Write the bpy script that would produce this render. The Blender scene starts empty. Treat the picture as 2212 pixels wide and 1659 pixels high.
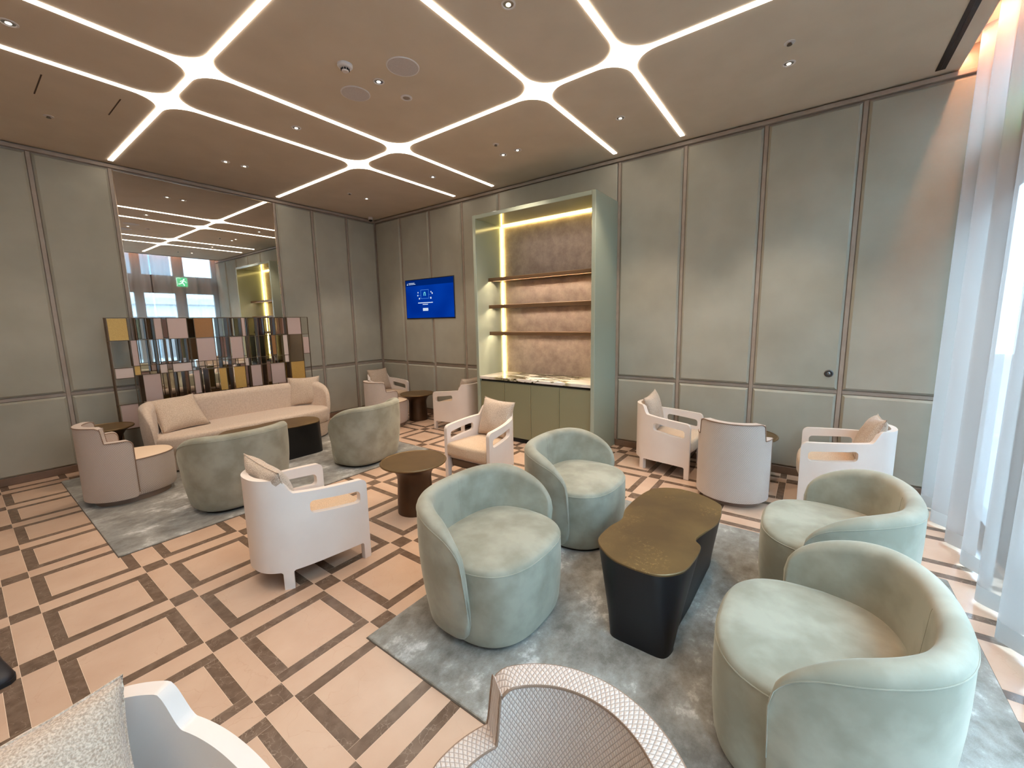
import bpy, bmesh, math, random
from mathutils import Vector, Matrix
random.seed(7)
S = bpy.context.scene
COL = S.collection
PI = math.pi

# ------------------------------------------------------------------ camera
FPX, PPX, PPY, IW, IH = 883.97, 1110.54, 817.03, 2212, 1659
CAM = Vector((6.9426, -5.0835, 1.6716))
FWD = Vector((-0.58343121, 0.80011978, -0.13934262))
RGT = Vector((0.8093496, 0.58705653, -0.0178285))
UPV = Vector((-0.06753706, 0.12317859, 0.99008372))
cd = bpy.data.cameras.new('camera'); cam = bpy.data.objects.new('camera', cd); COL.objects.link(cam)
cd.sensor_width = 36.0; cd.sensor_fit = 'HORIZONTAL'; cd.lens = FPX / IW * 36.0
cd.shift_x = (IW / 2 - PPX) / IW; cd.shift_y = (PPY - IH / 2) / IW
cd.clip_start = 0.02; cd.clip_end = 200
M = Matrix.Identity(4)
for i in range(3):
    M[i][0] = RGT[i]; M[i][1] = UPV[i]; M[i][2] = -FWD[i]; M[i][3] = CAM[i]
cam.matrix_world = M
S.camera = cam

# ------------------------------------------------------------------ light levels (world, exposure)
W = bpy.data.worlds.new('sky'); S.world = W; W.use_nodes = True
bg = W.node_tree.nodes['Background']
bg.inputs[0].default_value = (0.50, 0.77, 1.0, 1); bg.inputs[1].default_value = 22.0
S.view_settings.view_transform = 'Standard'; S.view_settings.look = 'None'
S.view_settings.gamma = 1.0; S.view_settings.exposure = 0.0
S.view_settings.use_curve_mapping = False
LED_STRENGTH = 11.0        # ceiling light lines
SPOT_POWER = 52.0         # each recessed downlight
COVE_STRENGTH = 190.0      # warm strip in the curtain pocket
SHELF_STRENGTH = 16.0     # strips in the display cabinet
S.cycles.max_bounces = 6; S.cycles.diffuse_bounces = 4; S.cycles.glossy_bounces = 3
S.cycles.use_adaptive_sampling = True; S.cycles.adaptive_threshold = 0.03; S.cycles.adaptive_min_samples = 16
S.cycles.transmission_bounces = 3; S.cycles.transparent_max_bounces = 12
S.cycles.sample_clamp_indirect = 6.0; S.cycles.use_light_tree = False
S.cycles.caustics_reflective = False; S.cycles.caustics_refractive = False

# ------------------------------------------------------------------ room numbers
H = 3.615; RAIL = 0.92; XW = 8.06; YB = -7.43
XA, XB, XC, XD = 2.262, 3.033, 4.900, 5.660
YA, YBL = -3.712, -1.850

# ------------------------------------------------------------------ helpers
def srgb(r, g, b):
    f = lambda c: (c / 255 / 12.92) if c / 255 <= 0.04045 else ((c / 255 + 0.055) / 1.055) ** 2.4
    return (f(r), f(g), f(b), 1.0)

def new_mat(name):
    m = bpy.data.materials.new(name); m.use_nodes = True
    nt = m.node_tree; return m, nt, nt.nodes['Principled BSDF'], nt.nodes['Material Output']

def N(nt, typ, **kw):
    n = nt.nodes.new(typ)
    for k, v in kw.items():
        if k in n.inputs: n.inputs[k].default_value = v
        else: setattr(n, k, v)
    return n

def ramp(nt, fac, stops):
    r = nt.nodes.new('ShaderNodeValToRGB'); e = r.color_ramp.elements
    e[0].position, e[0].color = stops[0]; e[1].position, e[1].color = stops[-1]
    for p, c in stops[1:-1]:
        x = e.new(p); x.color = c
    nt.links.new(fac, r.inputs[0]); return r

def bump(nt, bsdf, height, strength=0.3, dist=0.01):
    b = nt.nodes.new('ShaderNodeBump'); b.inputs['Strength'].default_value = strength; b.inputs['Distance'].default_value = dist
    nt.links.new(height, b.inputs['Height']); nt.links.new(b.outputs[0], bsdf.inputs['Normal']); return b

def plain(name, col, rough=0.5, metal=0.0, **kw):
    m, nt, b, o = new_mat(name)
    b.inputs['Base Color'].default_value = col; b.inputs['Roughness'].default_value = rough; b.inputs['Metallic'].default_value = metal
    for k, v in kw.items(): b.inputs[k].default_value = v
    return m

def noisy(name, c1, c2, scale=6.0, rough=0.6, bscale=0, bstr=0.2, bdist=0.004, detail=4.0, sheen=0.0, sheencol=None, coords='Object', metal=0.0, lo=0.35, hi=0.65, stretch=None):
    m, nt, b, o = new_mat(name)
    tc = nt.nodes.new('ShaderNodeTexCoord'); src = tc.outputs[coords]
    if stretch:
        mp = nt.nodes.new('ShaderNodeMapping'); mp.inputs['Scale'].default_value = stretch
        nt.links.new(src, mp.inputs[0]); src2 = mp.outputs[0]
    else: src2 = src
    n = N(nt, 'ShaderNodeTexNoise', Scale=scale, Detail=detail); nt.links.new(src2, n.inputs['Vector'])
    r = ramp(nt, n.outputs[0], [(lo, c1), (hi, c2)])
    nt.links.new(r.outputs[0], b.inputs['Base Color'])
    b.inputs['Roughness'].default_value = rough; b.inputs['Metallic'].default_value = metal
    if sheen:
        b.inputs['Sheen Weight'].default_value = sheen; b.inputs['Sheen Roughness'].default_value = 0.4
        if sheencol: b.inputs['Sheen Tint'].default_value = sheencol
    if bscale:
        n2 = N(nt, 'ShaderNodeTexNoise', Scale=bscale, Detail=2.0); nt.links.new(src, n2.inputs['Vector'])
        bump(nt, b, n2.outputs[0], bstr, bdist)
    return m

def emit(name, col, strength):
    m, nt, b, o = new_mat(name); nt.nodes.remove(b)
    e = N(nt, 'ShaderNodeEmission'); e.inputs[0].default_value = col; e.inputs[1].default_value = strength
    nt.links.new(e.outputs[0], o.inputs[0]); return m

def tinted(name, col, gloss=0.1, haze=0.0, hazecol=(0.5, 0.5, 0.5, 1)):
    m, nt, b, o = new_mat(name); nt.nodes.remove(b)
    t = N(nt, 'ShaderNodeBsdfTransparent'); t.inputs[0].default_value = col
    g = N(nt, 'ShaderNodeBsdfGlossy', Roughness=0.03); mx = N(nt, 'ShaderNodeMixShader'); mx.inputs[0].default_value = gloss
    nt.links.new(t.outputs[0], mx.inputs[1]); nt.links.new(g.outputs[0], mx.inputs[2]); out = mx.outputs[0]
    if haze:
        d = N(nt, 'ShaderNodeBsdfDiffuse'); d.inputs[0].default_value = hazecol
        tl = N(nt, 'ShaderNodeBsdfTranslucent'); tl.inputs[0].default_value = hazecol
        ad = N(nt, 'ShaderNodeMixShader'); ad.inputs[0].default_value = 0.5
        nt.links.new(d.outputs[0], ad.inputs[1]); nt.links.new(tl.outputs[0], ad.inputs[2])
        m2 = N(nt, 'ShaderNodeMixShader'); m2.inputs[0].default_value = haze
        nt.links.new(out, m2.inputs[1]); nt.links.new(ad.outputs[0], m2.inputs[2]); out = m2.outputs[0]
    nt.links.new(out, o.inputs[0]); return m

def marble(name, base, base2, vein, vscale=3.0, vw=0.03, rough=0.22, amount=1.0, bigscale=2.0):
    m, nt, b, o = new_mat(name)
    g = nt.nodes.new('ShaderNodeNewGeometry'); oi = nt.nodes.new('ShaderNodeObjectInfo')
    mul = N(nt, 'ShaderNodeMath', operation='MULTIPLY'); mul.inputs[1].default_value = 37.0
    nt.links.new(oi.outputs['Random'], mul.inputs[0])
    ad = N(nt, 'ShaderNodeVectorMath', operation='ADD'); nt.links.new(g.outputs['Position'], ad.inputs[0]); nt.links.new(mul.outputs[0], ad.inputs[1])
    n1 = N(nt, 'ShaderNodeTexNoise', Scale=bigscale * 3, Detail=6.0); nt.links.new(ad.outputs[0], n1.inputs['Vector'])
    r1 = ramp(nt, n1.outputs[0], [(0.3, base), (0.7, base2)])
    nw = N(nt, 'ShaderNodeTexNoise', Scale=vscale, Detail=5.0); nt.links.new(ad.outputs[0], nw.inputs['Vector'])
    sub = N(nt, 'ShaderNodeVectorMath', operation='MULTIPLY_ADD'); sub.inputs[1].default_value = (0.35, 0.35, 0.35)
    nt.links.new(nw.outputs['Color'], sub.inputs[0]); nt.links.new(ad.outputs[0], sub.inputs[2])
    v = N(nt, 'ShaderNodeTexVoronoi', Scale=vscale * 2.2, feature='DISTANCE_TO_EDGE'); nt.links.new(sub.outputs[0], v.inputs['Vector'])
    rv = ramp(nt, v.outputs['Distance'], [(0.0, (amount, amount, amount, 1)), (vw, (0, 0, 0, 1))])
    n3 = N(nt, 'ShaderNodeTexNoise', Scale=4.0, Detail=3.0); nt.links.new(ad.outputs[0], n3.inputs['Vector'])
    r3 = ramp(nt, n3.outputs[0], [(0.38, (0, 0, 0, 1)), (0.62, (1, 1, 1, 1))])
    mm = N(nt, 'ShaderNodeMath', operation='MULTIPLY'); nt.links.new(rv.outputs[0], mm.inputs[0]); nt.links.new(r3.outputs[0], mm.inputs[1])
    mx = N(nt, 'ShaderNodeMix', data_type='RGBA'); nt.links.new(mm.outputs[0], mx.inputs[0])
    nt.links.new(r1.outputs[0], mx.inputs[6]); mx.inputs[7].default_value = vein
    nt.links.new(mx.outputs[2], b.inputs['Base Color']); b.inputs['Roughness'].default_value = rough
    return m

def link(o, parent=None):
    COL.objects.link(o)
    if parent is not None: o.parent = parent
    return o

def mesh_obj(name, verts, faces, mat, parent=None, smooth=None, uv=None, loc=None):
    me = bpy.data.meshes.new(name); me.from_pydata([tuple(v) for v in verts], [], faces); me.update()
    bm = bmesh.new(); bm.from_mesh(me); bmesh.ops.recalc_face_normals(bm, faces=bm.faces); bm.to_mesh(me); bm.free()
    if mat: me.materials.append(mat)
    if smooth is not None:
        me.polygons.foreach_set('use_smooth', [True] * len(me.polygons)); me.set_sharp_from_angle(angle=math.radians(smooth))
    if uv:
        ul = me.uv_layers.new(name='UVMap')
        for l in me.loops: ul.data[l.index].uv = uv[l.vertex_index]
    o = bpy.data.objects.new(name, me)
    if loc: o.location = loc
    return link(o, parent)

class MB:
    """collects geometry, then builds one mesh object"""
    def __init__(s): s.v = []; s.f = []
    def add(s, verts, faces):
        k = len(s.v); s.v += [tuple(v) for v in verts]; s.f += [tuple(i + k for i in f) for f in faces]; return s
    def box(s, x0, x1, y0, y1, z0, z1, ch=0.0):
        if ch <= 0:
            vs = [(x, y, z) for z in (z0, z1) for y in (y0, y1) for x in (x0, x1)]
            return s.add(vs, [(0, 2, 3, 1), (4, 5, 7, 6), (0, 1, 5, 4), (2, 6, 7, 3), (0, 4, 6, 2), (1, 3, 7, 5)])
        bm = bmesh.new(); r = bmesh.ops.create_cube(bm, size=1.0)
        for v in bm.verts: v.co = Vector(((x0 + x1) / 2 + v.co.x * (x1 - x0), (y0 + y1) / 2 + v.co.y * (y1 - y0), (z0 + z1) / 2 + v.co.z * (z1 - z0)))
        bmesh.ops.bevel(bm, geom=list(bm.edges), offset=ch, segments=2 if ch > 0.004 else 1, profile=0.6, affect='EDGES')
        bm.verts.index_update(); s.add([v.co.copy() for v in bm.verts], [[v.index for v in f.verts] for f in bm.faces]); bm.free(); return s
    def cyl(s, cx, cy, z0, z1, r0, r1=None, n=32, cap=True):
        r1 = r0 if r1 is None else r1
        vs = [(cx + r0 * math.cos(2 * PI * i / n), cy + r0 * math.sin(2 * PI * i / n), z0) for i in range(n)] + [(cx + r1 * math.cos(2 * PI * i / n), cy + r1 * math.sin(2 * PI * i / n), z1) for i in range(n)]
        fs = [(i, (i + 1) % n, n + (i + 1) % n, n + i) for i in range(n)]
        if cap: fs += [tuple(range(n - 1, -1, -1)), tuple(range(n, 2 * n))]
        return s.add(vs, fs)
    def lathe(s, prof, cx=0, cy=0, n=48):
        vs = []; fs = []
        for r, z in prof:
            vs += [(cx + max(r, 1e-4) * math.cos(2 * PI * i / n), cy + max(r, 1e-4) * math.sin(2 * PI * i / n), z) for i in range(n)]
        for k in range(len(prof) - 1):
            fs += [(k * n + i, k * n + (i + 1) % n, (k + 1) * n + (i + 1) % n, (k + 1) * n + i) for i in range(n)]
        fs.append(tuple(range(n - 1, -1, -1))); fs.append(tuple((len(prof) - 1) * n + i for i in range(n)))
        return s.add(vs, fs)
    def tube(s, pts, r, n=6, closed=False):
        pts = [Vector(p) for p in pts]; vs = []; m = len(pts)
        for i, p in enumerate(pts):
            a = pts[(i - 1) % m] if (closed or i > 0) else p; b = pts[(i + 1) % m] if (closed or i < m - 1) else p
            t = (b - a).normalized(); u = t.cross(Vector((0, 0, 1)))
            if u.length < 0.15: u = t.cross(Vector((1, 0, 0)))
            u.normalize(); w = t.cross(u)
            vs += [p + u * r * math.cos(2 * PI * k / n) + w * r * math.sin(2 * PI * k / n) for k in range(n)]
        fs = []
        for i in range(m if closed else m - 1):
            j = (i + 1) % m
            fs += [(i * n + k, i * n + (k + 1) % n, j * n + (k + 1) % n, j * n + k) for k in range(n)]
        if not closed: fs += [tuple(range(n)), tuple((m - 1) * n + k for k in range(n - 1, -1, -1))]
        return s.add(vs, fs)
    def build(s, name, mat, parent=None, smooth=None, uv=None): return mesh_obj(name, s.v, s.f, mat, parent, smooth, uv)

def thing(name, label, cat, loc=(0, 0, 0), rz=0.0, group=None):
    o = bpy.data.objects.new(name, None); o.empty_display_size = 0.1; link(o)
    o.location = loc; o.rotation_euler = (0, 0, rz); o['label'] = label; o['category'] = cat
    if group: o['group'] = group
    return o
def tag(o, label, cat, group=None, kind=None):
    o['label'] = label; o['category'] = cat
    if group: o['group'] = group
    if kind: o['kind'] = kind
    return o
def struct(o, label=None):
    o['kind'] = 'structure'
    if label: o['label'] = label
    return o
def children(o): return [c for c in bpy.data.objects if c.parent == o]
def copy_tree(o, loc=None, rz=None, label=None, parent=None):
    c = o.copy(); COL.objects.link(c)
    if parent is not None: c.parent = parent
    if loc is not None: c.location = loc
    if rz is not None: c.rotation_euler = (0, 0, rz)
    if label: c['label'] = label
    for ch in children(o): copy_tree(ch, parent=c)
    return c

def smoothstep(a, b, x):
    t = max(0.0, min(1.0, (x - a) / (b - a))); return t * t * (3 - 2 * t)

def resample(pts, n):
    d = [0.0]
    for a, b in zip(pts, pts[1:]): d.append(d[-1] + math.hypot(b[0] - a[0], b[1] - a[1]))
    out = []; j = 0
    for i in range(n):
        t = d[-1] * i / (n - 1)
        while j < len(d) - 2 and d[j + 1] < t: j += 1
        f = (t - d[j]) / max(d[j + 1] - d[j], 1e-9)
        out.append((pts[j][0] + (pts[j + 1][0] - pts[j][0]) * f, pts[j][1] + (pts[j + 1][1] - pts[j][1]) * f))
    return out, d[-1]

def normals2(pts):
    out = []
    for i in range(len(pts)):
        a = pts[max(i - 1, 0)]; b = pts[min(i + 1, len(pts) - 1)]
        tx, ty = b[0] - a[0], b[1] - a[1]; l = math.hypot(tx, ty) or 1
        out.append((ty / l, -tx / l))
    return out

def superell(a_front, a_back, b, n, k=72):
    """closed outline: +x front, half width b"""
    pts = []
    for i in range(k):
        t = 2 * PI * i / k; c, s_ = math.cos(t), math.sin(t)
        ax = a_front if c >= 0 else a_back
        pts.append((math.copysign(abs(c) ** (2 / n) * ax, c), math.copysign(abs(s_) ** (2 / n) * b, s_)))
    return pts

def catmull(P, k=6):
    out = []; n = len(P)
    for i in range(n):
        p0, p1, p2, p3 = P[i - 1], P[i], P[(i + 1) % n], P[(i + 2) % n]
        for j in range(k):
            t = j / k
            out.append(tuple(0.5 * ((2 * p1[d]) + (-p0[d] + p2[d]) * t + (2 * p0[d] - 5 * p1[d] + 4 * p2[d] - p3[d]) * t * t + (-p0[d] + 3 * p1[d] - 3 * p2[d] + p3[d]) * t ** 3) for d in (0, 1)))
    return out

def loft_rings(rings, cap0=True, cap1=True):
    n = len(rings[0]); vs = [p for r in rings for p in r]; fs = []
    for k in range(len(rings) - 1):
        fs += [(k * n + i, k * n + (i + 1) % n, (k + 1) * n + (i + 1) % n, (k + 1) * n + i) for i in range(n)]
    if cap0: fs.append(tuple(range(n - 1, -1, -1)))
    if cap1: fs.append(tuple((len(rings) - 1) * n + i for i in range(n)))
    return vs, fs

def drum(outline, prof, scale_c=(0, 0)):
    """outline scaled by prof [(scale, z)]"""
    rings = [[((x - scale_c[0]) * s + scale_c[0], (y - scale_c[1]) * s + scale_c[1], z) for x, y in outline] for s, z in prof]
    vs, fs = loft_rings(rings); n = len(outline)
    per = [0.0]
    for i in range(1, n): per.append(per[-1] + math.hypot(outline[i][0] - outline[i - 1][0], outline[i][1] - outline[i - 1][1]))
    uv = []
    for k, (s, z) in enumerate(prof): uv += [(per[i], z + (1 - s)) for i in range(n)]
    return vs, fs, uv

# ------------------------------------------------------------------ materials
M_ceil = noisy('ceiling_paint', srgb(204, 186, 164), srgb(210, 192, 170), 3, 0.85, 180, 0.06, 0.002)
M_wall = noisy('wall_fabric', srgb(160, 153, 137), srgb(169, 162, 146), 2.2, 0.85, 420, 0.12, 0.0015)
M_batten = noisy('taupe_wood', srgb(154, 137, 123), srgb(163, 146, 131), 9, 0.5)
M_base = noisy('baseboard_wood', srgb(112, 88, 70), srgb(124, 98, 80), 9, 0.45)
M_tile = marble('beige_marble', srgb(196, 162, 138), srgb(206, 174, 150), srgb(186, 150, 126), 3.0, 0.012, 0.24, 0.5, 1.2)
M_dark = marble('dark_emperador_marble', srgb(96, 76, 62), srgb(122, 100, 84), srgb(180, 156, 136), 6.0, 0.02, 0.2, 0.7, 7.0)
M_grout = plain('grout', srgb(228, 202, 176), 0.7)
M_white = noisy('ivory_lacquer', srgb(230, 214, 202), srgb(235, 220, 208), 4, 0.42, 260, 0.05, 0.001)
M_velvet = noisy('sage_velvet', srgb(140, 136, 119), srgb(163, 159, 142), 5.5, 0.8, 500, 0.1, 0.001, 5, 0.45, srgb(232, 228, 212), lo=0.38, hi=0.62)
M_sofa = noisy('sofa_boucle', srgb(200, 176, 156), srgb(212, 190, 170), 60, 0.95, 170, 0.7, 0.006, 2, 0.3)
M_pillow = noisy('pillow_boucle', srgb(176, 150, 128), srgb(222, 200, 178), 220, 0.95, 160, 0.8, 0.006, 2, 0.3)
M_seat = noisy('seat_fabric', srgb(190, 160, 132), srgb(222, 194, 164), 230, 0.95, 260, 0.5, 0.003, 2, 0.2)
M_plinth = plain('taupe_plinth', srgb(140, 116, 100), 0.5)
M_pipe = plain('brown_piping', srgb(142, 114, 94), 0.6)
M_bronze = noisy('bronze_metal', srgb(116, 92, 60), srgb(126, 100, 66), 7, 0.42, 0, metal=0.55)
M_brlow = noisy('dark_bronze_metal', srgb(74, 54, 38), srgb(84, 62, 44), 5, 0.38, metal=0.6)
M_black = plain('black_lacquer', srgb(15, 16, 20), 0.42)
M_sage = plain('sage_lacquer', srgb(160, 166, 148), 0.12)
M_sagedoor = plain('sage_door_lacquer', srgb(134, 132, 104), 0.32)
M_metal = plain('steel', srgb(150, 150, 150), 0.3, 1.0)
M_dkmetal = plain('frame_bronze', srgb(92, 66, 40), 0.45, 0.3)
M_thin = plain('frame_brass', srgb(92, 74, 54), 0.4, 0.5)
M_shelf = plain('shelf_bronze', srgb(120, 92, 66), 0.35, 0.4)
M_plastic = plain('white_plastic', srgb(216, 206, 200), 0.5)
M_blackm = plain('black_void', srgb(18, 18, 22), 0.6)
M_winframe = plain('window_frame_brown', srgb(70, 54, 46), 0.5)
M_glass = tinted('window_glass', (0.96, 0.98, 0.98, 1), 0.06)
M_led = emit('led_white', srgb(255, 243, 226), LED_STRENGTH)
M_cove = emit('led_amber', srgb(255, 184, 142), COVE_STRENGTH)
M_shelfled = emit('led_warm', srgb(255, 226, 140), SHELF_STRENGTH)
M_shelfled2 = emit('led_warm_shelf', srgb(255, 230, 196), SHELF_STRENGTH * 9.0)
M_lens = emit('downlight_lens', srgb(255, 238, 214), 9.0)
M_mirror = plain('mirror_silver', (0.86, 0.85, 0.82, 1), 0.0, 1.0)

def weave_mat(name, c_hi, c_lo, pitch, strength):
    """small diamond weave in UV metres"""
    m, nt, b, o = new_mat(name)
    uv = nt.nodes.new('ShaderNodeTexCoord'); sx = nt.nodes.new('ShaderNodeSeparateXYZ'); nt.links.new(uv.outputs['UV'], sx.inputs[0])
    outs = []
    for sg in (1, -1):
        a = N(nt, 'ShaderNodeMath', operation='MULTIPLY'); a.inputs[1].default_value = sg * 0.75; nt.links.new(sx.outputs[1], a.inputs[0])
        c = N(nt, 'ShaderNodeMath', operation='ADD'); nt.links.new(sx.outputs[0], c.inputs[0]); nt.links.new(a.outputs[0], c.inputs[1])
        d = N(nt, 'ShaderNodeMath', operation='MULTIPLY'); d.inputs[1].default_value = PI / pitch; nt.links.new(c.outputs[0], d.inputs[0])
        e = N(nt, 'ShaderNodeMath', operation='SINE'); nt.links.new(d.outputs[0], e.inputs[0])
        f = N(nt, 'ShaderNodeMath', operation='ABSOLUTE'); nt.links.new(e.outputs[0], f.inputs[0]); outs.append(f)
    mn = N(nt, 'ShaderNodeMath', operation='MINIMUM'); nt.links.new(outs[0].outputs[0], mn.inputs[0]); nt.links.new(outs[1].outputs[0], mn.inputs[1])
    r = ramp(nt, mn.outputs[0], [(0.0, c_lo), (0.42, c_hi)])
    nt.links.new(r.outputs[0], b.inputs['Base Color']); b.inputs['Roughness'].default_value = 0.75; b.inputs['Sheen Weight'].default_value = 0.2
    bump(nt, b, mn.outputs[0], strength, 0.003); return m
M_weave = weave_mat('woven_lattice_fabric', srgb(212, 192, 178), srgb(154, 132, 118), 0.0145, 0.7)
M_seatleather = plain('smooth_seat_fabric', srgb(224, 196, 168), 0.7)

def backpanel_mat():
    m, nt, b, o = new_mat('metallic_leaf')
    tc = nt.nodes.new('ShaderNodeTexCoord')
    n = N(nt, 'ShaderNodeTexNoise', Scale=5.0, Detail=8.0, Roughness=0.7); nt.links.new(tc.outputs['Object'], n.inputs['Vector'])
    r = ramp(nt, n.outputs[0], [(0.35, srgb(158, 140, 130)), (0.65, srgb(192, 174, 162))]); nt.links.new(r.outputs[0], b.inputs['Base Color'])
    b.inputs['Metallic'].default_value = 0.55
    n2 = N(nt, 'ShaderNodeTexNoise', Scale=60.0, Detail=4.0); nt.links.new(tc.outputs['Object'], n2.inputs['Vector'])
    r2 = ramp(nt, n2.outputs[0], [(0.3, (0.28, 0.28, 0.28, 1)), (0.7, (0.42, 0.42, 0.42, 1))]); nt.links.new(r2.outputs[0], b.inputs['Roughness'])
    bump(nt, b, n2.outputs[0], 0.25, 0.003); return m
M_leaf = backpanel_mat()

def rug_mat():
    m, nt, b, o = new_mat('rug_pile')
    g = nt.nodes.new('ShaderNodeNewGeometry')
    mp = nt.nodes.new('ShaderNodeMapping'); mp.inputs['Scale'].default_value = (1.0, 0.75, 1.0); nt.links.new(g.outputs['Position'], mp.inputs[0])
    n = N(nt, 'ShaderNodeTexNoise', Scale=4.2, Detail=6.0, Roughness=0.66); nt.links.new(mp.outputs[0], n.inputs['Vector'])
    nb = N(nt, 'ShaderNodeTexNoise', Scale=22.0, Detail=6.0, Roughness=0.72); nt.links.new(mp.outputs[0], nb.inputs['Vector'])
    ml = N(nt, 'ShaderNodeMath', operation='MULTIPLY_ADD'); ml.inputs[1].default_value = 0.45; nt.links.new(nb.outputs[0], ml.inputs[0]); nt.links.new(n.outputs[0], ml.inputs[2])
    r = ramp(nt, ml.outputs[0], [(0.54, srgb(100, 92, 80)), (0.70, srgb(132, 126, 116)), (0.80, srgb(150, 145, 136)), (0.92, srgb(206, 202, 196))]); nt.links.new(r.outputs[0], b.inputs['Base Color'])
    b.inputs['Roughness'].default_value = 0.9; b.inputs['Sheen Weight'].default_value = 0.35
    n2 = N(nt, 'ShaderNodeTexNoise', Scale=260.0, Detail=2.0); nt.links.new(g.outputs['Position'], n2.inputs['Vector'])
    bump(nt, b, n2.outputs[0], 0.5, 0.006); return m
M_rug = rug_mat()
M_rugedge = plain('rug_binding', srgb(92, 82, 72), 0.9)

def tabletop_mat():
    m, nt, b, o = new_mat('patinated_bronze_top')
    tc = nt.nodes.new('ShaderNodeTexCoord')
    n = N(nt, 'ShaderNodeTexNoise', Scale=3.0, Detail=5.0); nt.links.new(tc.outputs['Object'], n.inputs['Vector'])
    r = ramp(nt, n.outputs[0], [(0.35, srgb(96, 74, 46)), (0.65, srgb(118, 94, 58))])
    # scattered small bright strokes
    v = N(nt, 'ShaderNodeTexVoronoi', Scale=55.0, feature='DISTANCE_TO_EDGE'); nt.links.new(tc.outputs['Object'], v.inputs['Vector'])
    rv = ramp(nt, v.outputs['Distance'], [(0.0, (1, 1, 1, 1)), (0.06, (0, 0, 0, 1))])
    n2 = N(nt, 'ShaderNodeTexNoise', Scale=4.0, Detail=3.0); nt.links.new(tc.outputs['Object'], n2.inputs['Vector'])
    r2 = ramp(nt, n2.outputs[0], [(0.52, (0, 0, 0, 1)), (0.66, (1, 1, 1, 1))])
    n3 = N(nt, 'ShaderNodeTexNoise', Scale=45.0, Detail=2.0); nt.links.new(tc.outputs['Object'], n3.inputs['Vector'])
    r3 = ramp(nt, n3.outputs[0], [(0.5, (0, 0, 0, 1)), (0.6, (0.8, 0.8, 0.8, 1))])
    m1 = N(nt, 'ShaderNodeMath', operation='MULTIPLY'); nt.links.new(rv.outputs[0], m1.inputs[0]); nt.links.new(r2.outputs[0], m1.inputs[1])
    m2 = N(nt, 'ShaderNodeMath', operation='MULTIPLY'); nt.links.new(m1.outputs[0], m2.inputs[0]); nt.links.new(r3.outputs[0], m2.inputs[1])
    mx = N(nt, 'ShaderNodeMix', data_type='RGBA'); nt.links.new(m2.outputs[0], mx.inputs[0]); nt.links.new(r.outputs[0], mx.inputs[6]); mx.inputs[7].default_value = srgb(186, 152, 92)
    nt.links.new(mx.outputs[2], b.inputs['Base Color']); b.inputs['Roughness'].default_value = 0.42; b.inputs['Metallic'].default_value = 0.45
    bump(nt, b, m2.outputs[0], 0.25, 0.003); return m
M_ttop = tabletop_mat()

def counter_mat():
    m, nt, b, o = new_mat('veined_white_marble')
    tc = nt.nodes.new('ShaderNodeTexCoord')
    mp = nt.nodes.new('ShaderNodeMapping'); mp.inputs['Rotation'].default_value = (0, 0, 0.35); mp.inputs['Scale'].default_value = (0.9, 3.4, 1.4); nt.links.new(tc.outputs['Object'], mp.inputs[0])
    n = N(nt, 'ShaderNodeTexNoise', Scale=2.6, Detail=9.0, Roughness=0.6, Distortion=0.7); nt.links.new(mp.outputs[0], n.inputs['Vector'])
    v = ramp(nt, n.outputs[0], [(0.0, (0, 0, 0, 1)), (0.46, (0, 0, 0, 1)), (0.51, (1, 1, 1, 1)), (0.58, (0.9, 0.9, 0.9, 1)), (0.62, (0.05, 0.05, 0.05, 1)), (1.0, (0, 0, 0, 1))])
    sx = nt.nodes.new('ShaderNodeSeparateXYZ'); nt.links.new(tc.outputs['Object'], sx.inputs[0])
    dd = N(nt, 'ShaderNodeMath', operation='SUBTRACT'); dd.inputs[1].default_value = 3.95; nt.links.new(sx.outputs[0], dd.inputs[0])
    ab = N(nt, 'ShaderNodeMath', operation='ABSOLUTE'); nt.links.new(dd.outputs[0], ab.inputs[0])
    k = ramp(nt, ab.outputs[0], [(0.25, (1, 1, 1, 1)), (0.62, (0.06, 0.06, 0.06, 1))])
    mu = N(nt, 'ShaderNodeMath', operation='MULTIPLY'); nt.links.new(v.outputs[0], mu.inputs[0]); nt.links.new(k.outputs[0], mu.inputs[1])
    r = ramp(nt, mu.outputs[0], [(0.0, srgb(236, 228, 218)), (0.2, srgb(176, 166, 130)), (0.55, srgb(62, 58, 38))])
    nt.links.new(r.outputs[0], b.inputs['Base Color']); b.inputs['Roughness'].default_value = 0.18; return m
M_counter = counter_mat()

def sheer_mat():
    m, nt, b, o = new_mat('sheer_voile'); nt.nodes.remove(b)
    t = N(nt, 'ShaderNodeBsdfTransparent'); t.inputs[0].default_value = (0.97, 0.97, 0.98, 1)
    d = N(nt, 'ShaderNodeBsdfDiffuse'); d.inputs[0].default_value = srgb(226, 214, 206)
    l = N(nt, 'ShaderNodeBsdfTranslucent'); l.inputs[0].default_value = srgb(176, 170, 166)
    mx = N(nt, 'ShaderNodeMixShader'); mx.inputs[0].default_value = 0.32; nt.links.new(d.outputs[0], mx.inputs[1]); nt.links.new(l.outputs[0], mx.inputs[2])
    m2 = N(nt, 'ShaderNodeMixShader'); m2.inputs[0].default_value = 0.56; nt.links.new(t.outputs[0], m2.inputs[1]); nt.links.new(mx.outputs[0], m2.inputs[2])
    nt.links.new(m2.outputs[0], o.inputs[0]); return m
M_sheer = sheer_mat()
def hem_mat():
    m, nt, b, o = new_mat('voile_hem'); nt.nodes.remove(b)
    d = N(nt, 'ShaderNodeBsdfDiffuse'); d.inputs[0].default_value = srgb(196, 186, 178)
    l = N(nt, 'ShaderNodeBsdfTranslucent'); l.inputs[0].default_value = srgb(196, 190, 184)
    mx = N(nt, 'ShaderNodeMixShader'); mx.inputs[0].default_value = 0.4; nt.links.new(d.outputs[0], mx.inputs[1]); nt.links.new(l.outputs[0], mx.inputs[2])
    nt.links.new(mx.outputs[0], o.inputs[0]); return m
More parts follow.
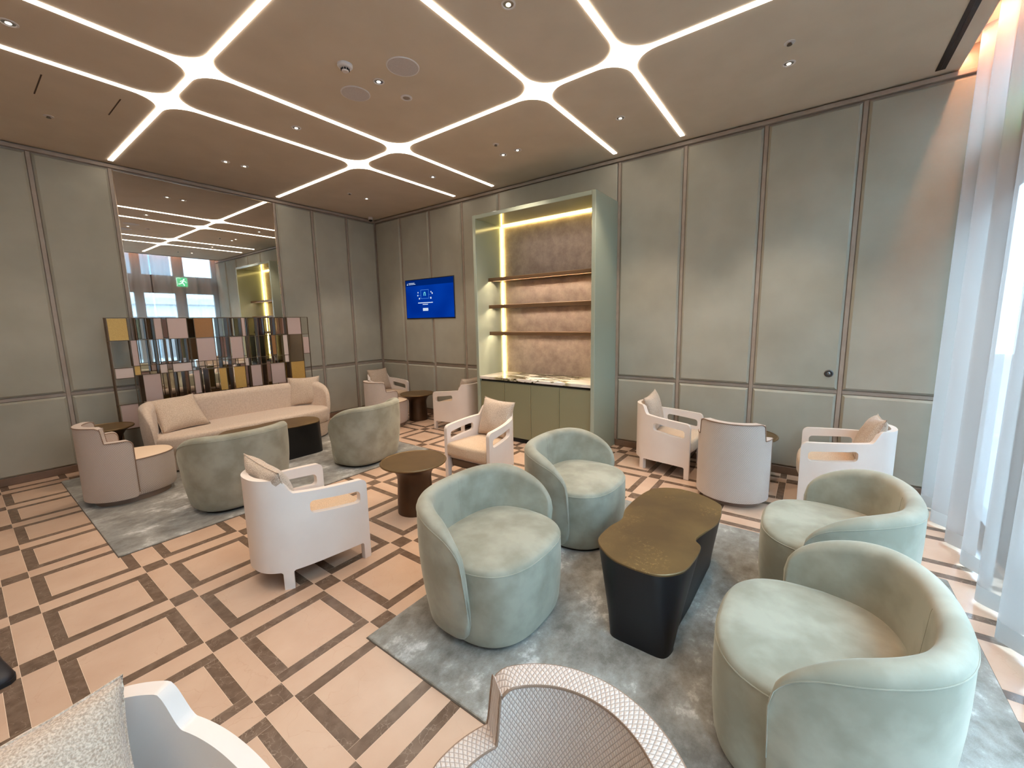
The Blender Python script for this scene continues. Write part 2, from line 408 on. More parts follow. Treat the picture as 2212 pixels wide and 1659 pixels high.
M_hem = hem_mat()

# ================================================================== THE SETTING
def project(x, y, z):
    d = Vector((x, y, z)) - CAM; w = d.dot(FWD)
    if w <= 0.05: return None
    return (PPX + FPX * d.dot(RGT) / w, PPY - FPX * d.dot(UPV) / w, w)

# ---- floor of inlaid marble pieces
floor = struct(MB().box(-0.02, XW + 0.1, YB, 0.02, -0.12, -0.0008).build('floor', M_grout), 'beige marble floor inlaid with dark brown frames and crossing tiles')
TX, TY, PX, PY, SW, BW = 2.625, -4.4797, 0.6, 0.598, 0.12, 0.06
RUGS = ((5.12, 7.73, -3.962, -1.585), (0.36, 2.93, -4.545, -1.525))
pieces = []   # (kind, x0,x1,y0,y1)
for i in range(-6, 11):
    for j in range(-6, 9):
        ox, oy = TX + i * PX, TY + j * PY
        fx0, fx1, fy0, fy1 = ox + SW, ox + PX, oy + SW, oy + PY
        pieces += [('crossing_tile', ox, fx0, oy, fy0), ('beige_strip', fx0, fx1, oy, fy0), ('beige_strip', ox, fx0, fy0, fy1),
                   ('frame_strip', fx0, fx0 + BW, fy0, fy1), ('frame_strip', fx1 - BW, fx1, fy0, fy1),
                   ('frame_strip', fx0 + BW, fx1 - BW, fy0, fy0 + BW), ('frame_strip', fx0 + BW, fx1 - BW, fy1 - BW, fy1),
                   ('centre_tile', fx0 + BW, fx1 - BW, fy0 + BW, fy1 - BW)]
cand = {'crossing_tile': [], 'beige_strip': [], 'frame_strip': [], 'centre_tile': []}; rest = {True: MB(), False: MB()}
G = 0.0009
for k, x0, x1, y0, y1 in pieces:
    x0, x1, y0, y1 = max(x0, 0), min(x1, XW), max(y0, YB), min(y1, 0)
    if x1 - x0 < 0.012 or y1 - y0 < 0.012: continue
    cx, cy = (x0 + x1) / 2, (y0 + y1) / 2
    q = project(cx, cy, 0)
    inview = q and -60 < q[0] < IW + 60 and 900 < q[1] < IH + 120
    under = any(a + 0.01 < x0 and x1 < b - 0.01 and c + 0.01 < y0 and y1 < d - 0.01 for a, b, c, d in RUGS)
    if inview and not under: cand[k].append((q[2], x0, x1, y0, y1))
    else: rest[k in ('crossing_tile', 'frame_strip')].box(x0 + G, x1 - G, y0 + G, y1 - G, -0.004, 0)
tile_mesh = {}
def tile_piece(kind, x0, x1, y0, y1):
    key = (kind, round(x1 - x0, 3), round(y1 - y0, 3)); dk = kind in ('crossing_tile', 'frame_strip')
    if key in tile_mesh:
        o = bpy.data.objects.new(kind, tile_mesh[key]); link(o, floor)
    else:
        a, b = (x1 - x0) / 2 - G, (y1 - y0) / 2 - G
        o = MB().box(-a, a, -b, b, -0.004, 0).build(kind, M_dark if dk else M_tile, floor); tile_mesh[key] = o.data
    o.location = ((x0 + x1) / 2, (y0 + y1) / 2, 0)
for kind, lst in cand.items():
    lst.sort()
    for q in lst[:295]: tile_piece(kind, *q[1:])
    for q in lst[295:]: rest[kind in ('crossing_tile', 'frame_strip')].box(q[1] + G, q[2] - G, q[3] + G, q[4] - G, -0.004, 0)
rest[True].build('further_dark_tiles', M_dark, floor)['kind'] = 'stuff'
rest[False].build('further_light_tiles', M_tile, floor)['kind'] = 'stuff'

# ---- ceiling with curtain pocket
XCE = 7.757; PTOP = 3.79
cm = MB(); cm.box(-0.02, XCE, YB, 0.02, H, H + 0.03).box(XCE - 0.02, XCE, YB, 0.02, H + 0.03, PTOP).box(XCE - 0.02, XW + 0.1, YB, 0.02, PTOP, PTOP + 0.03)
ceiling = struct(cm.build('ceiling', M_ceil), 'beige painted ceiling with a raised curtain pocket along the window')
# ---- walls: backing + fabric panels + battens
TH = 0.034      # panel thickness in front of the wall plane
BAT = 0.036     # batten width
PG = 0.046      # gap between panels
CORN0, CORN1 = 3.562, 3.600
def wall_panels(wall, axis, bats, z_split, ztop, zbot, skip=(), sgn=1):
    """axis 'x': wall plane y=0 facing -y ; axis 'y': plane x=0 facing +x"""
    for a, b in zip(bats, bats[1:]):
        for z0, z1 in ((zbot, z_split - PG / 2), (z_split + PG / 2, ztop)):
            if any(abs(a - s[0]) < 0.01 and abs(b - s[1]) < 0.01 for s in skip): continue
            lo, hi = a + PG / 2, b - PG / 2
            # bevelled slab: back rectangle full, front rectangle inset
            c = 0.021
            def P(u, d, z): return (u, -d * sgn, z) if axis == 'x' else (d, u, z)
            vs = [P(lo, 0, z0), P(hi, 0, z0), P(hi, 0, z1), P(lo, 0, z1), P(lo, TH - c, z0), P(hi, TH - c, z0), P(hi, TH - c, z1), P(lo, TH - c, z1), P(lo + c, TH, z0 + c), P(hi - c, TH, z0 + c), P(hi - c, TH, z1 - c), P(lo + c, TH, z1 - c)]
            fs = [(0, 3, 2, 1), (8, 9, 10, 11)] + [(k, (k + 1) % 4, 4 + (k + 1) % 4, 4 + k) for k in range(4)] + [(4 + k, 4 + (k + 1) % 4, 8 + (k + 1) % 4, 8 + k) for k in range(4)]
            mesh_obj('wall_panel', vs, fs, M_wall, wall)
wall_far = struct(MB().box(-0.02, XW + 0.1, 0.0, 0.12, 0, PTOP).build('wall_far', M_batten), 'grey green fabric panelled wall with taupe battens behind the display cabinet')
bx = [0.02, 0.751, 1.510, 2.267, 3.028, 4.900, 5.666, 6.433, 7.192, 7.952]
wall_panels(wall_far, 'x', bx, RAIL, 3.548, 0.085, skip=((3.028, 4.900),))
# panel above the cabinet
MB().box(3.028 + PG / 2, 4.9 - PG / 2, -TH, 0, 2.9, 3.548, 0.01).build('wall_panel', M_wall, wall_far)
for b in bx:
    if b in (0.02,): continue
    z0 = 3.0 if b == 3.028 else 0.085
    MB().box(b - BAT / 2, b + BAT / 2, -0.014, 0, z0, 3.56, 0.003).build('batten', M_batten, wall_far)
for a, b in zip(bx, bx[1:]):
    if a == 3.028: continue
    MB().box(a + BAT / 2, b - BAT / 2, -0.013, 0, RAIL - BAT / 2, RAIL + BAT / 2, 0.003).build('rail', M_batten, wall_far)
MB().box(0, XW, -0.040, 0, CORN0, CORN1, 0.006).build('cornice', M_batten, wall_far)
bb = struct(MB().box(0.012, 3.03, -0.03, 0, 0.0, 0.085, 0.004).box(4.9, XW, -0.03, 0, 0, 0.085, 0.004).build('baseboard_far', M_base))
# mirror wall (x = 0)
wall_left = struct(MB().box(-0.12, 0.0, YB, 0.0, 0, H).build('wall_left', M_batten), 'grey green fabric panelled wall holding the tall mirror')
by = [-0.02, -0.6185, -1.2514, -1.850]
wall_panels(wall_left, 'y', by[::-1], RAIL, 3.548, 0.085)
by2 = [-3.703, -4.342, -4.98, -5.62, -6.26, -6.9, -7.41]
wall_panels(wall_left, 'y', by2[::-1], RAIL, 3.548, 0.085)
for b in by[1:] + by2[:-1]:
    MB().box(0, 0.014, b - BAT / 2, b + BAT / 2, 0.085, 3.56, 0.003).build('batten', M_batten, wall_left)
for L in (by, by2):
    for b, a in zip(L, L[1:]):
        MB().box(0, 0.013, a + BAT / 2, b - BAT / 2, RAIL - BAT / 2, RAIL + BAT / 2, 0.003).build('rail', M_batten, wall_left)
MB().box(0, 0.040, YB, -0.040, CORN0, CORN1, 0.006).build('cornice', M_batten, wall_left)
struct(MB().box(0, 0.03, YB, -0.03, 0.0, 0.085, 0.004).build('baseboard_left', M_base))
mir = thing('wall_mirror', 'tall frameless mirror between fabric panels behind the glass screen', 'mirror', (0, 0, 0))
MB().box(0.0, 0.012, -3.682, -1.871, 0.09, 3.546, 0.002).build('mirror_glass', M_mirror, mir)
mt = MB()
for y in (-3.684, -1.869): mt.box(0.0, 0.016, y - 0.003, y + 0.003, 0.09, 3.546)
mt.box(0, 0.016, -3.684, -1.869, 3.540, 3.546); mt.build('mirror_edge', plain('mirror_bevel', srgb(200, 180, 160), 0.2, 0.8), mir)
struct(MB().box(-0.02, XW + 0.1, YB - 0.1, YB, 0, PTOP).build('wall_behind', M_wall))

# ---- window wall
MULL = [(-0.11, 0.0), (-1.06, -0.81), (-1.96, -1.76), (-2.91, -2.71), (-3.86, -3.66), (-4.81, -4.61), (-5.76, -5.56), (-6.71, -6.51), (YB, YB + 0.2)]
wr = MB(); wr.box(XW, XW + 0.1, YB, 0.0, 0, 0.12).box(XW, XW + 0.1, YB, 0.0, PTOP - 0.06, PTOP)
wall_right = struct(wr.build('wall_right', M_winframe), 'glazed window wall behind the sheer curtains')
for k, ((a0, a1), (b0, b1)) in enumerate(zip(MULL, MULL[1:])):
    w = struct(MB().box(XW + 0.02, XW + 0.08, b1, a0, 2.62, 3.12).build('window_%d' % (k + 1), M_winframe), 'dark brown framed window bay behind the sheer curtain')
    f = MB().box(XW + 0.01, XW + 0.09, b0, b1, 0.0, PTOP - 0.05)
    if k == 0: f.box(XW + 0.01, XW + 0.09, a0, a1, 0.0, PTOP - 0.05)
    f.build('window_mullion', M_winframe, w)
    MB().box(XW + 0.045, XW + 0.051, b1, a0, 0.12, 2.62).build('window_pane', M_glass, w)
    MB().box(XW + 0.045, XW + 0.051, b1, a0, 3.12, PTOP - 0.06).build('window_pane', M_glass, w)
# street outside: paving and the building opposite
struct(MB().box(XW + 0.2, 15.0, -30, 24, -0.4, -0.3).build('pavement_outside', noisy('grey_paving', srgb(96, 96, 98), srgb(112, 112, 114), 3, 0.9)), 'grey paving outside the windows')
bl = thing('building', 'pale building across the street seen faintly through the curtains', 'building', (15.0, -3.0, -0.3))
MB().box(0, 3, -26, 26, 0, 8.0).build('wall', noisy('street_render', srgb(168, 172, 176), srgb(180, 184, 188), 2, 0.9), bl)
for z in (2.9, 5.6, 7.7): MB().box(-0.15, 0, -26, 26, z, z + 0.25).build('ledge', plain('ledge_stone', srgb(150, 152, 154), 0.9) if z == 2.9 else bpy.data.materials['ledge_stone'], bl)
wp = MB().box(-0.03, 0, -0.7, 0.7, 0, 1.7).build('window', plain('street_window', srgb(50, 60, 70), 0.2), bl)
wp.location = (0, -24, 0.7)
for zz in (0.7, 3.5, 6.0):
    for k in range(17):
        if zz == 0.7 and k == 0: continue
        w2 = wp.copy(); COL.objects.link(w2); w2.location = (0, -24 + 3 * k, zz)

# ================================================================== CEILING THINGS
# ---- light lines: strips with filleted crossings
lw, lr, lz = 0.022, 0.24, 0.006
lg = thing('ceiling_light', 'white light lines crossing with rounded junctions set into the ceiling', 'ceiling light', (0, 0, H))
XS = [XA, XB, XC, XD]; YS = [YBL, YA, -5.574]
def lbox(m, x0, x1, y0, y1): m.box(x0, x1, y0, y1, -lz, 0)
for x in XS:
    ys = [-0.165] + YS + [YB + 0.3]
    for k, (a, b) in enumerate(zip(ys, ys[1:])):
        m = MB(); lbox(m, x - lw, x + lw, b + (lr if k < len(ys) - 2 else 0), a - (lr if k > 0 else 0)); m.build('light_strip', M_led, lg)
for y in YS:
    xs = [0.155] + XS + [7.2]
    for k, (a, b) in enumerate(zip(xs, xs[1:])):
        m = MB(); lbox(m, a + (lr if k > 0 else 0), b - (lr if k < len(xs) - 2 else 0), y - lw, y + lw)
        if y == YBL and k == len(xs) - 2: m = MB(); lbox(m, a + lr, 7.2, y - lw, y + lw)
        m.build('light_strip', M_led, lg)
for x in XS:
    for y in YS:
        out = []
        for sx, sy in ((1, 1), (-1, 1), (-1, -1), (1, -1)):
            c = (x + sx * lr, y + sy * lr); rad = lr - lw; arc = []
            for k in range(9):
                t = PI / 2 * k / 8
                arc.append((c[0] - sx * rad * math.cos(t), c[1] - sy * rad * math.sin(t)) if sx * sy > 0 else (c[0] - sx * rad * math.sin(t), c[1] - sy * rad * math.cos(t)))
            # order: counter-clockwise around the star
            out += arc[::-1] if True else arc
        n = len(out); vs = [(p[0], p[1], -lz) for p in out] + [(p[0], p[1], 0) for p in out] + [(x, y, -lz)]
        fs = [(i, (i + 1) % n, n + (i + 1) % n, n + i) for i in range(n)] + [(i, 2 * n, (i + 1) % n) for i in range(n)]
        mesh_obj('light_junction', vs, fs, M_led, lg)

def downlight(x, y, label, pw=1.0):
    t = thing('downlight', label, 'downlight', (x, y, H), 0, 'recessed ceiling downlights')
    MB().lathe([(0.046, 0.0), (0.046, -0.004), (0.036, -0.006), (0.034, -0.001)], n=24).build('trim_ring', M_plastic, t, 40)
    MB().lathe([(0.033, -0.0012), (0.02, -0.003), (0.016, -0.0035)], n=24).build('reflector', M_metal, t, 40)
    MB().cyl(0, 0, -0.0055, -0.002, 0.015, n=18).build('lens', M_lens, t)
    l = bpy.data.lights.new('downlight_lamp', 'SPOT'); l.energy = SPOT_POWER * pw; l.color = (1.0, 0.85, 0.69); l.spot_size = math.radians(82); l.spot_blend = 0.6; l.shadow_soft_size = 0.03
    lo = bpy.data.objects.new('downlight_lamp', l); link(lo, t); lo.location = (0, 0, -0.02)
DL = [(3.95, -2.773, 'round downlight between the two ceiling speakers'), (2.634, -2.786, 'single downlight on the narrow ceiling strip left of the speakers'),
      (1.124, -2.877, 'left one of two close downlights above the tall mirror'), (1.136, -2.678, 'right one of two close downlights above the tall mirror'),
      (5.277, -2.789, 'downlight cut by the top edge of the photo'), (6.65, -0.98, 'downlight near the curtain beside the sprinkler'),
      (5.277, -0.958, 'downlight between the two right-hand light lines'), (4.05, -0.97, 'right one of two close downlights in front of the display cabinet'),
      (3.841, -0.968, 'left one of two close downlights in front of the display cabinet'), (2.644, -0.969, 'downlight between the two left-hand light lines near the far wall'),
      (1.115, -0.944, 'downlight nearest the far room corner'), (2.647, -4.609, 'downlight at the upper left corner of the photo'),
      (3.95, -4.63, 'unseen downlight added over the left of the camera'), (5.277, -4.63, 'unseen downlight added above the camera'), (6.65, -2.789, 'unseen downlight added above the rug by the curtain'),  # this row and the next: unseen downlights, added to light the room
      (6.65, -4.63, 'unseen downlight added behind the camera by the curtain'), (1.12, -4.63, 'unseen downlight added at the left wall outside the frame'), (3.95, -6.5, 'unseen downlight added far behind the camera'), (6.0, -6.5, 'unseen downlight added behind the camera near the window')]
for x, y, l in DL:
    pw = 1.0
    if y > -1.1: pw = 2.0 if x > 5 else 1.1 if x > 3 else 1.45
    elif x < 1.5 and y > -3.5: pw = 1.2
    elif x < 3 and y < -4: pw = 0.75
    elif y < -4 and x > 5: pw = 0.75
    downlight(x, y, l, pw)
for x, y, r, l in ((4.26, -2.78, 0.125, 'round white ceiling speaker nearer the top edge'), (3.646, -2.784, 0.12, 'round white ceiling speaker left of the downlight')):
    t = thing('ceiling_speaker', l, 'speaker', (x, y, H), 0, 'round speakers in the ceiling')
    MB().lathe([(r, 0), (r, -0.004), (r - 0.006, -0.007), (r - 0.01, -0.004)], n=40).build('rim', M_plastic, t, 40)
    MB().cyl(0, 0, -0.0055, -0.001, r - 0.009, n=40).build('grille', noisy('speaker_mesh', srgb(188, 176, 172), srgb(206, 196, 190), 300, 0.7), t)
t = thing('smoke_detector', 'white domed smoke detector on the ceiling beside the speakers', 'smoke detector', (3.934, -3.062, H))
MB().lathe([(0.055, 0), (0.055, -0.014), (0.048, -0.022), (0.03, -0.026)], n=32).build('base', M_plastic, t, 40)
MB().lathe([(0.026, -0.026), (0.026, -0.045), (0.02, -0.05)], n=24).build('sensor_head', M_plastic, t, 40)
v = MB()
for k in range(10):
    a = 2 * PI * k / 10; c, s_ = math.cos(a), math.sin(a); v.box(0.0262 * c - 0.005, 0.0262 * c + 0.005, 0.0262 * s_ - 0.005, 0.0262 * s_ + 0.005, -0.042, -0.030)
v.build('vent_slots', M_blackm, t)
t = thing('ceiling_sensor', 'small ring shaped ceiling sensor right of the speakers', 'sensor', (3.933, -2.476, H))
MB().lathe([(0.05, 0), (0.05, -0.004), (0.036, -0.008), (0.032, -0.003)], n=28).build('ring', M_plastic, t, 40)
MB().lathe([(0.03, 0), (0.03, -0.004), (0.012, -0.012)], n=20).build('eye', plain('sensor_grey', srgb(150, 134, 120), 0.5), t, 40)
for x, y, l in ((6.667, -1.27, 'sprinkler head in a white cup near the curtain'), (3.948, -1.243, 'sprinkler head above the display cabinet front'), (1.143, -1.258, 'sprinkler head in the far left ceiling corner'), (1.103, -4.287, 'sprinkler head near the left wall at the photo edge')):
    t = thing('sprinkler', l, 'sprinkler', (x, y, H), 0, 'ceiling sprinklers')
    MB().lathe([(0.036, 0), (0.036, -0.003), (0.02, -0.005)], n=24).build('cup', M_plastic, t, 40)
    MB().lathe([(0.012, -0.004), (0.012, -0.012), (0.017, -0.014), (0.017, -0.017)], n=16).build('deflector', plain('sprinkler_steel', srgb(110, 96, 84), 0.4, 0.6), t, 40)
for y, l in ((-4.411, 'short dark ceiling slot further from the light junction'), (-3.961, 'short dark ceiling slot next to the light junction')):
    t = thing('ceiling_slot', l, 'vent slot', (1.778, y, H), 0, 'short slots in the left ceiling')
    MB().box(-0.22, 0.22, -0.0045, 0.0045, -0.002, 0.0).build('slot', plain('slot_brown', srgb(70, 52, 38), 0.8), t)
    MB().box(-0.225, 0.225, -0.0075, 0.0075, -0.0012, 0.0).build('slot_frame', M_ceil, t)
t = thing('linear_diffuser', 'long black linear air slot in the ceiling along the curtain', 'air vent', (7.632, 0, H))
MB().box(-0.03, 0.03, YB + 0.2, -0.11, -0.003, 0.0).build('slot', M_blackm, t)
MB().box(-0.001, 0.001, YB + 0.2, -0.11, -0.004, -0.001).build('blade', plain('slot_blade', srgb(40, 40, 46), 0.5), t)
t = thing('cove_light', 'amber light strip hidden in the curtain pocket', 'strip light', (XCE, 0, 3.70))
MB().box(0.012, 0.022, YB + 0.1, -0.02, -0.005, 0.005).build('led_strip', M_cove, t)
MB().box(0.0, 0.012, YB + 0.1, -0.02, -0.006, 0.012).box(0.012, 0.024, YB + 0.1, -0.02, 0.005, 0.012).build('profile', M_plastic, t)
t = thing('security_camera', 'small white dome camera in the far ceiling corner', 'camera', (0.16, -0.21, H))
MB().lathe([(0.042, 0), (0.042, -0.04), (0.036, -0.046)], n=28).build('housing', M_plastic, t, 40)
MB().lathe([(0.032, -0.044), (0.030, -0.058), (0.022, -0.070), (0.008, -0.077)], n=24).build('dome', M_blackm, t, 60)

# ================================================================== CURTAINS, SIGN, LOCK
def curtain(y0, y1, x, label, seed, amp=0.062, wav=0.36):
    rr = random.Random(seed); n = int((y0 - y1) / 0.012); m = 22; ph = [rr.uniform(0, 6) for _ in range(4)]
    root = thing('sheer_curtain', label, 'curtain', (x, (y0 + y1) / 2, 0), 0, 'floor length sheer curtains')
    def off(s, h):
        e = 1 - 0.35 * h
        return amp * e * (math.sin(2 * PI * s / wav + ph[0] + 0.9 * math.sin(s * 2.1 + ph[1]) + 0.25 * h) + 0.35 * math.sin(2 * PI * s / (wav * 0.47) + ph[2] + 1.3 * h) * (0.4 + 0.6 * h)) * (1 - 0.25 * math.sin(s * 3.1 + ph[3]))
    def grid(z0, z1, rows, name, mat, parent):
        vs = []; fs = []
        for r in range(rows + 1):
            z = z0 + (z1 - z0) * r / rows; h = z / 3.76
            for i in range(n + 1):
                s = (y0 - y1) * i / n
                vs.append((off(s, h), (y0 - y1) / 2 - s, z + 0.004 * math.sin(s * 9 + ph[1])))
        for r in range(rows):
            fs += [(r * (n + 1) + i, r * (n + 1) + i + 1, (r + 1) * (n + 1) + i + 1, (r + 1) * (n + 1) + i) for i in range(n)]
        return mesh_obj(name, vs, fs, mat, parent, 60)
    grid(0.12, 3.755, 26, 'voile', M_sheer, root)
    grid(0.022, 0.12, 2, 'hem', M_hem, root)
    grid(3.755, 3.785, 1, 'heading_tape', M_hem, root)
curtain(-0.045, -1.60, 7.885, 'sheer white curtain next to the panelled wall', 3)
curtain(-1.62, -2.78, 7.880, 'sheer white curtain at the right photo edge', 11)
curtain(-5.35, -5.95, 7.880, 'sheer white curtain drawn open beside the camera', 21, 0.075, 0.12)
curtain(-5.99, YB + 0.05, 7.880, 'sheer white curtain behind the camera', 31)

t = thing('exit_sign', 'green lit running figure exit sign seen through the sheer curtain', 'exit sign', (7.985, -0.90, 2.81))
M_ex = emit('exit_green', srgb(20, 190, 120), 2.6); M_exw = emit('exit_white', srgb(225, 255, 240), 3.0)
MB().box(0.0, 0.03, -0.14, 0.14, 0.0, 0.28, 0.004).build('case', M_plastic, t)
MB().box(-0.002, 0.0, -0.13, 0.13, 0.01, 0.27).build('panel', M_ex, t)
# pictogram (seen from -x: +y is to the left)
fg = MB()
fg.add([(-0.003, 0.05 + 0.022 * math.cos(k * PI / 6), 0.215 + 0.022 * math.sin(k * PI / 6)) for k in range(12)], [tuple(range(12))])
def limb(pts, w):
    for a, b in zip(pts, pts[1:]):
        dx, dz = b[0] - a[0], b[1] - a[1]; l = math.hypot(dx, dz); nx, nz = -dz / l * w, dx / l * w
        fg.add([(-0.003, a[0] + nx, a[1] + nz), (-0.003, b[0] + nx, b[1] + nz), (-0.003, b[0] - nx, b[1] - nz), (-0.003, a[0] - nx, a[1] - nz)], [(0, 1, 2, 3)])
limb([(0.04, 0.185), (-0.005, 0.115)], 0.02); limb([(0.035, 0.18), (0.085, 0.15), (0.10, 0.115)], 0.009); limb([(0.035, 0.18), (-0.02, 0.175), (-0.045, 0.135)], 0.009)
limb([(-0.005, 0.115), (0.04, 0.085), (0.05, 0.035)], 0.012); limb([(-0.005, 0.115), (-0.045, 0.085), (-0.09, 0.08)], 0.012)
fg.build('running_figure', M_exw, t)
dr = MB().box(-0.0035, -0.0025, -0.125, -0.115, 0.03, 0.25).box(-0.0035, -0.0025, -0.125, -0.02, 0.245, 0.255); dr.build('doorway', M_exw, t)

t = thing('door_lock', 'round steel flush lock on the panel door beside the curtain', 'lock', (7.096, -TH, 1.101))
def ring_y(prof, n=28):
    vs = []; fs = []
    for r, d in prof: vs += [(r * math.cos(2 * PI * i / n), -d, r * math.sin(2 * PI * i / n)) for i in range(n)]
    for k in range(len(prof) - 1): fs += [(k * n + i, k * n + (i + 1) % n, (k + 1) * n + (i + 1) % n, (k + 1) * n + i) for i in range(n)]
    fs.append(tuple((len(prof) - 1) * n + i for i in range(n))); return vs, fs
vs, fs = ring_y([(0.037, 0), (0.037, 0.006), (0.028, 0.011), (0.022, 0.004), (0.015, 0.004)]); mesh_obj('escutcheon', vs, fs, plain('lock_grey', srgb(96, 92, 90), 0.3, 0.9), t, 30)
vs, fs = ring_y([(0.013, 0.0), (0.013, 0.009), (0.009, 0.011)]); mesh_obj('cylinder', vs, fs, M_metal, t, 30)
MB().box(-0.002, 0.002, -0.0118, -0.0105, -0.006, 0.006).build('keyhole', M_blackm, t)

# ================================================================== DISPLAY CABINET AND TELEVISION
CX0, CX1, CY, CZ = 3.043, 4.884, -0.65, 3.106; T = 0.05
cab = thing('display_cabinet', 'tall sage green display cabinet with lit shelves and marble counter', 'cabinet', (0, -0.03, 0)); o = 0.03
for x0, x1 in ((CX0, CX0 + T), (CX1 - T, CX1)):
    MB().box(x0, x1, CY + o, 0.03, 0.0, CZ, 0.004).build('side_panel', M_sage, cab)
MB().box(CX0 + T, CX1 - T, CY + o, 0.03, CZ - T, CZ, 0.004).build('top_panel', M_sage, cab)
MB().box(CX0 + T, CX1 - T, -0.02 + o - 0.03, 0.03, 0.8, CZ - T).build('back_panel', M_leaf, cab)
for z in (2.245, 1.862, 1.478):
    sh = MB().box(CX0 + T + 0.003, CX1 - T - 0.003, -0.40 + o, -0.055 + o, z, z + 0.038, 0.003).build('shelf', M_shelf, cab)
    MB().box(CX0 + T + 0.03, CX1 - T - 0.03, -0.375 + o, -0.365 + o, z - 0.003, z).build('shelf_light', M_shelfled2, sh)
    MB().box(CX0 + T + 0.003, CX1 - T - 0.003, -0.40 + o, -0.388 + o, z - 0.012, z, 0.001).box(CX0 + T + 0.003, CX1 - T - 0.003, -0.345 + o, -0.335 + o, z - 0.009, z, 0.001).build('light_channel', M_shelf, sh)
MB().box(CX0 + T, CX1 - T, CY + o + 0.012, 0.0, 0.852, 0.892, 0.003).build('marble_counter', M_counter, cab)
MB().box(CX0 + T, CX1 - T, CY + o + 0.05, 0.0, 0.822, 0.852).build('shadow_gap', M_blackm, cab)
MB().box(CX0 + T, CX1 - T, CY + o + 0.04, 0.0, 0.06, 0.822).build('carcass', M_sagedoor, cab)
MB().box(CX0 + T, CX1 - T, CY + o + 0.05, 0.0, 0.0, 0.06).build('toe_kick', M_blackm, cab)
dx = (CX1 - CX0 - 2 * T) / 4
for k in range(4):
    a = CX0 + T + k * dx
    d = MB().box(a + 0.002, a + dx - 0.002, CY + o + 0.018, CY + o + 0.04, 0.065, 0.818, 0.002).build('door', M_sagedoor, cab)
    if k < 3: MB().box(a + dx - 0.008, a + dx - 0.003, CY + o + 0.015, CY + o + 0.02, 0.065, 0.818).build('edge_profile', plain('door_edge', srgb(170, 160, 126), 0.3, 0.4) if k == 0 else bpy.data.materials['door_edge'], d)
for x in (CX0 + T + 0.01, CX1 - T - 0.035):
    MB().box(x, x + 0.009, -0.052 + o - 0.03, -0.03 + o - 0.03, 0.895, CZ - T - 0.005).build('upright_light', M_shelfled, cab)
MB().box(CX0 + T + 0.04, CX1 - T - 0.04, -0.055 + o - 0.03, -0.025 + o - 0.03, CZ - T - 0.016, CZ - T - 0.004).build('top_light', M_shelfled, cab)

tv = thing('television', 'wall mounted television showing a blue setup screen', 'television', (1.452, -0.045, 1.733))
MB().box(-0.618, 0.618, 0.0, 0.03, 0.0, 0.70, 0.004).build('bezel', plain('tv_black', srgb(12, 14, 26), 0.3), tv)
MB().box(-0.2, 0.2, 0.025, 0.044, 0.15, 0.5).build('wall_bracket', M_blackm, tv)
def screen_mat():
    m, nt, b, out = new_mat('screen_blue'); nt.nodes.remove(b)
    tc = nt.nodes.new('ShaderNodeTexCoord'); n = N(nt, 'ShaderNodeTexNoise', Scale=1.6, Detail=1.0); nt.links.new(tc.outputs['Object'], n.inputs['Vector'])
    r = ramp(nt, n.outputs[0], [(0.35, srgb(0, 44, 142)), (0.65, srgb(4, 62, 170))]); e = N(nt, 'ShaderNodeEmission'); e.inputs[1].default_value = 0.95
    nt.links.new(r.outputs[0], e.inputs[0]); nt.links.new(e.outputs[0], out.inputs[0]); return m
scr = MB().box(-0.603, 0.603, -0.001, 0.0, 0.018, 0.686).build('screen', screen_mat(), tv)
MB().box(-0.603, 0.603, -0.0014, -0.001, 0.585, 0.686).build('header_band', emit('screen_dark_blue', srgb(0, 38, 112), 0.9), scr)
e_w = emit('screen_white', srgb(226, 238, 255), 1.0); e_c = emit('screen_cyan', srgb(120, 226, 236), 1.0); e_l = emit('screen_light_blue', srgb(90, 150, 232), 0.9)
def sb(name, rects, mat, d=0.0):
    m = MB()
    for x0, x1, z0, z1 in rects: m.box(x0, x1, -0.0022 - d, -0.0014 - d, z0, z1)
    m.build(name, mat, scr)
sb('header_text', [(-0.515, -0.36, 0.633, 0.641), (-0.515, -0.335, 0.612, 0.619), (-0.565, -0.535, 0.608, 0.622), (-0.552, -0.542, 0.634, 0.640)], e_w)
sb('picture_frame', [(-0.205, 0.0, 0.503, 0.509), (-0.205, 0.0, 0.352, 0.358), (-0.205, -0.199, 0.352, 0.509), (-0.006, 0.0, 0.352, 0.509)], e_l)
a = MB()
for k in range(8):
    t0, t1 = PI * k / 8, PI * (k + 1) / 8; r0, r1 = 0.013, 0.027
    a.add([(-0.104 + r * math.cos(t), -0.002, 0.438 + r * math.sin(t) * 1.2) for r, t in ((r0, t0), (r1, t0), (r1, t1), (r0, t1))], [(0, 1, 2, 3)])
a.box(-0.131, -0.117, -0.0022, -0.0014, 0.402, 0.438).box(-0.091, -0.077, -0.0022, -0.0014, 0.402, 0.438); a.build('arch_icon', e_c, scr)
sb('small_icons', [(-0.285, -0.265, 0.452, 0.474), (-0.295, -0.273, 0.402, 0.424), (-0.258, -0.232, 0.345, 0.37), (0.05, 0.07, 0.452, 0.474), (0.078, 0.100, 0.425, 0.452), (0.035, 0.064, 0.345, 0.375)], e_w)
sb('connector_lines', [(-0.268, -0.205, 0.411, 0.414), (0.0, 0.04, 0.42, 0.423)], e_l)
sb('message_text', [(-0.285, 0.095, 0.275, 0.288), (-0.165, -0.03, 0.247, 0.258)], e_w)
sb('button', [(-0.165, -0.03, 0.140, 0.188)], e_w)
sb('button_text', [(-0.15, -0.12, 0.160, 0.168), (-0.105, -0.092, 0.158, 0.172), (-0.08, -0.045, 0.160, 0.168)], emit('screen_grey', srgb(120, 140, 170), 0.8), 0.001)

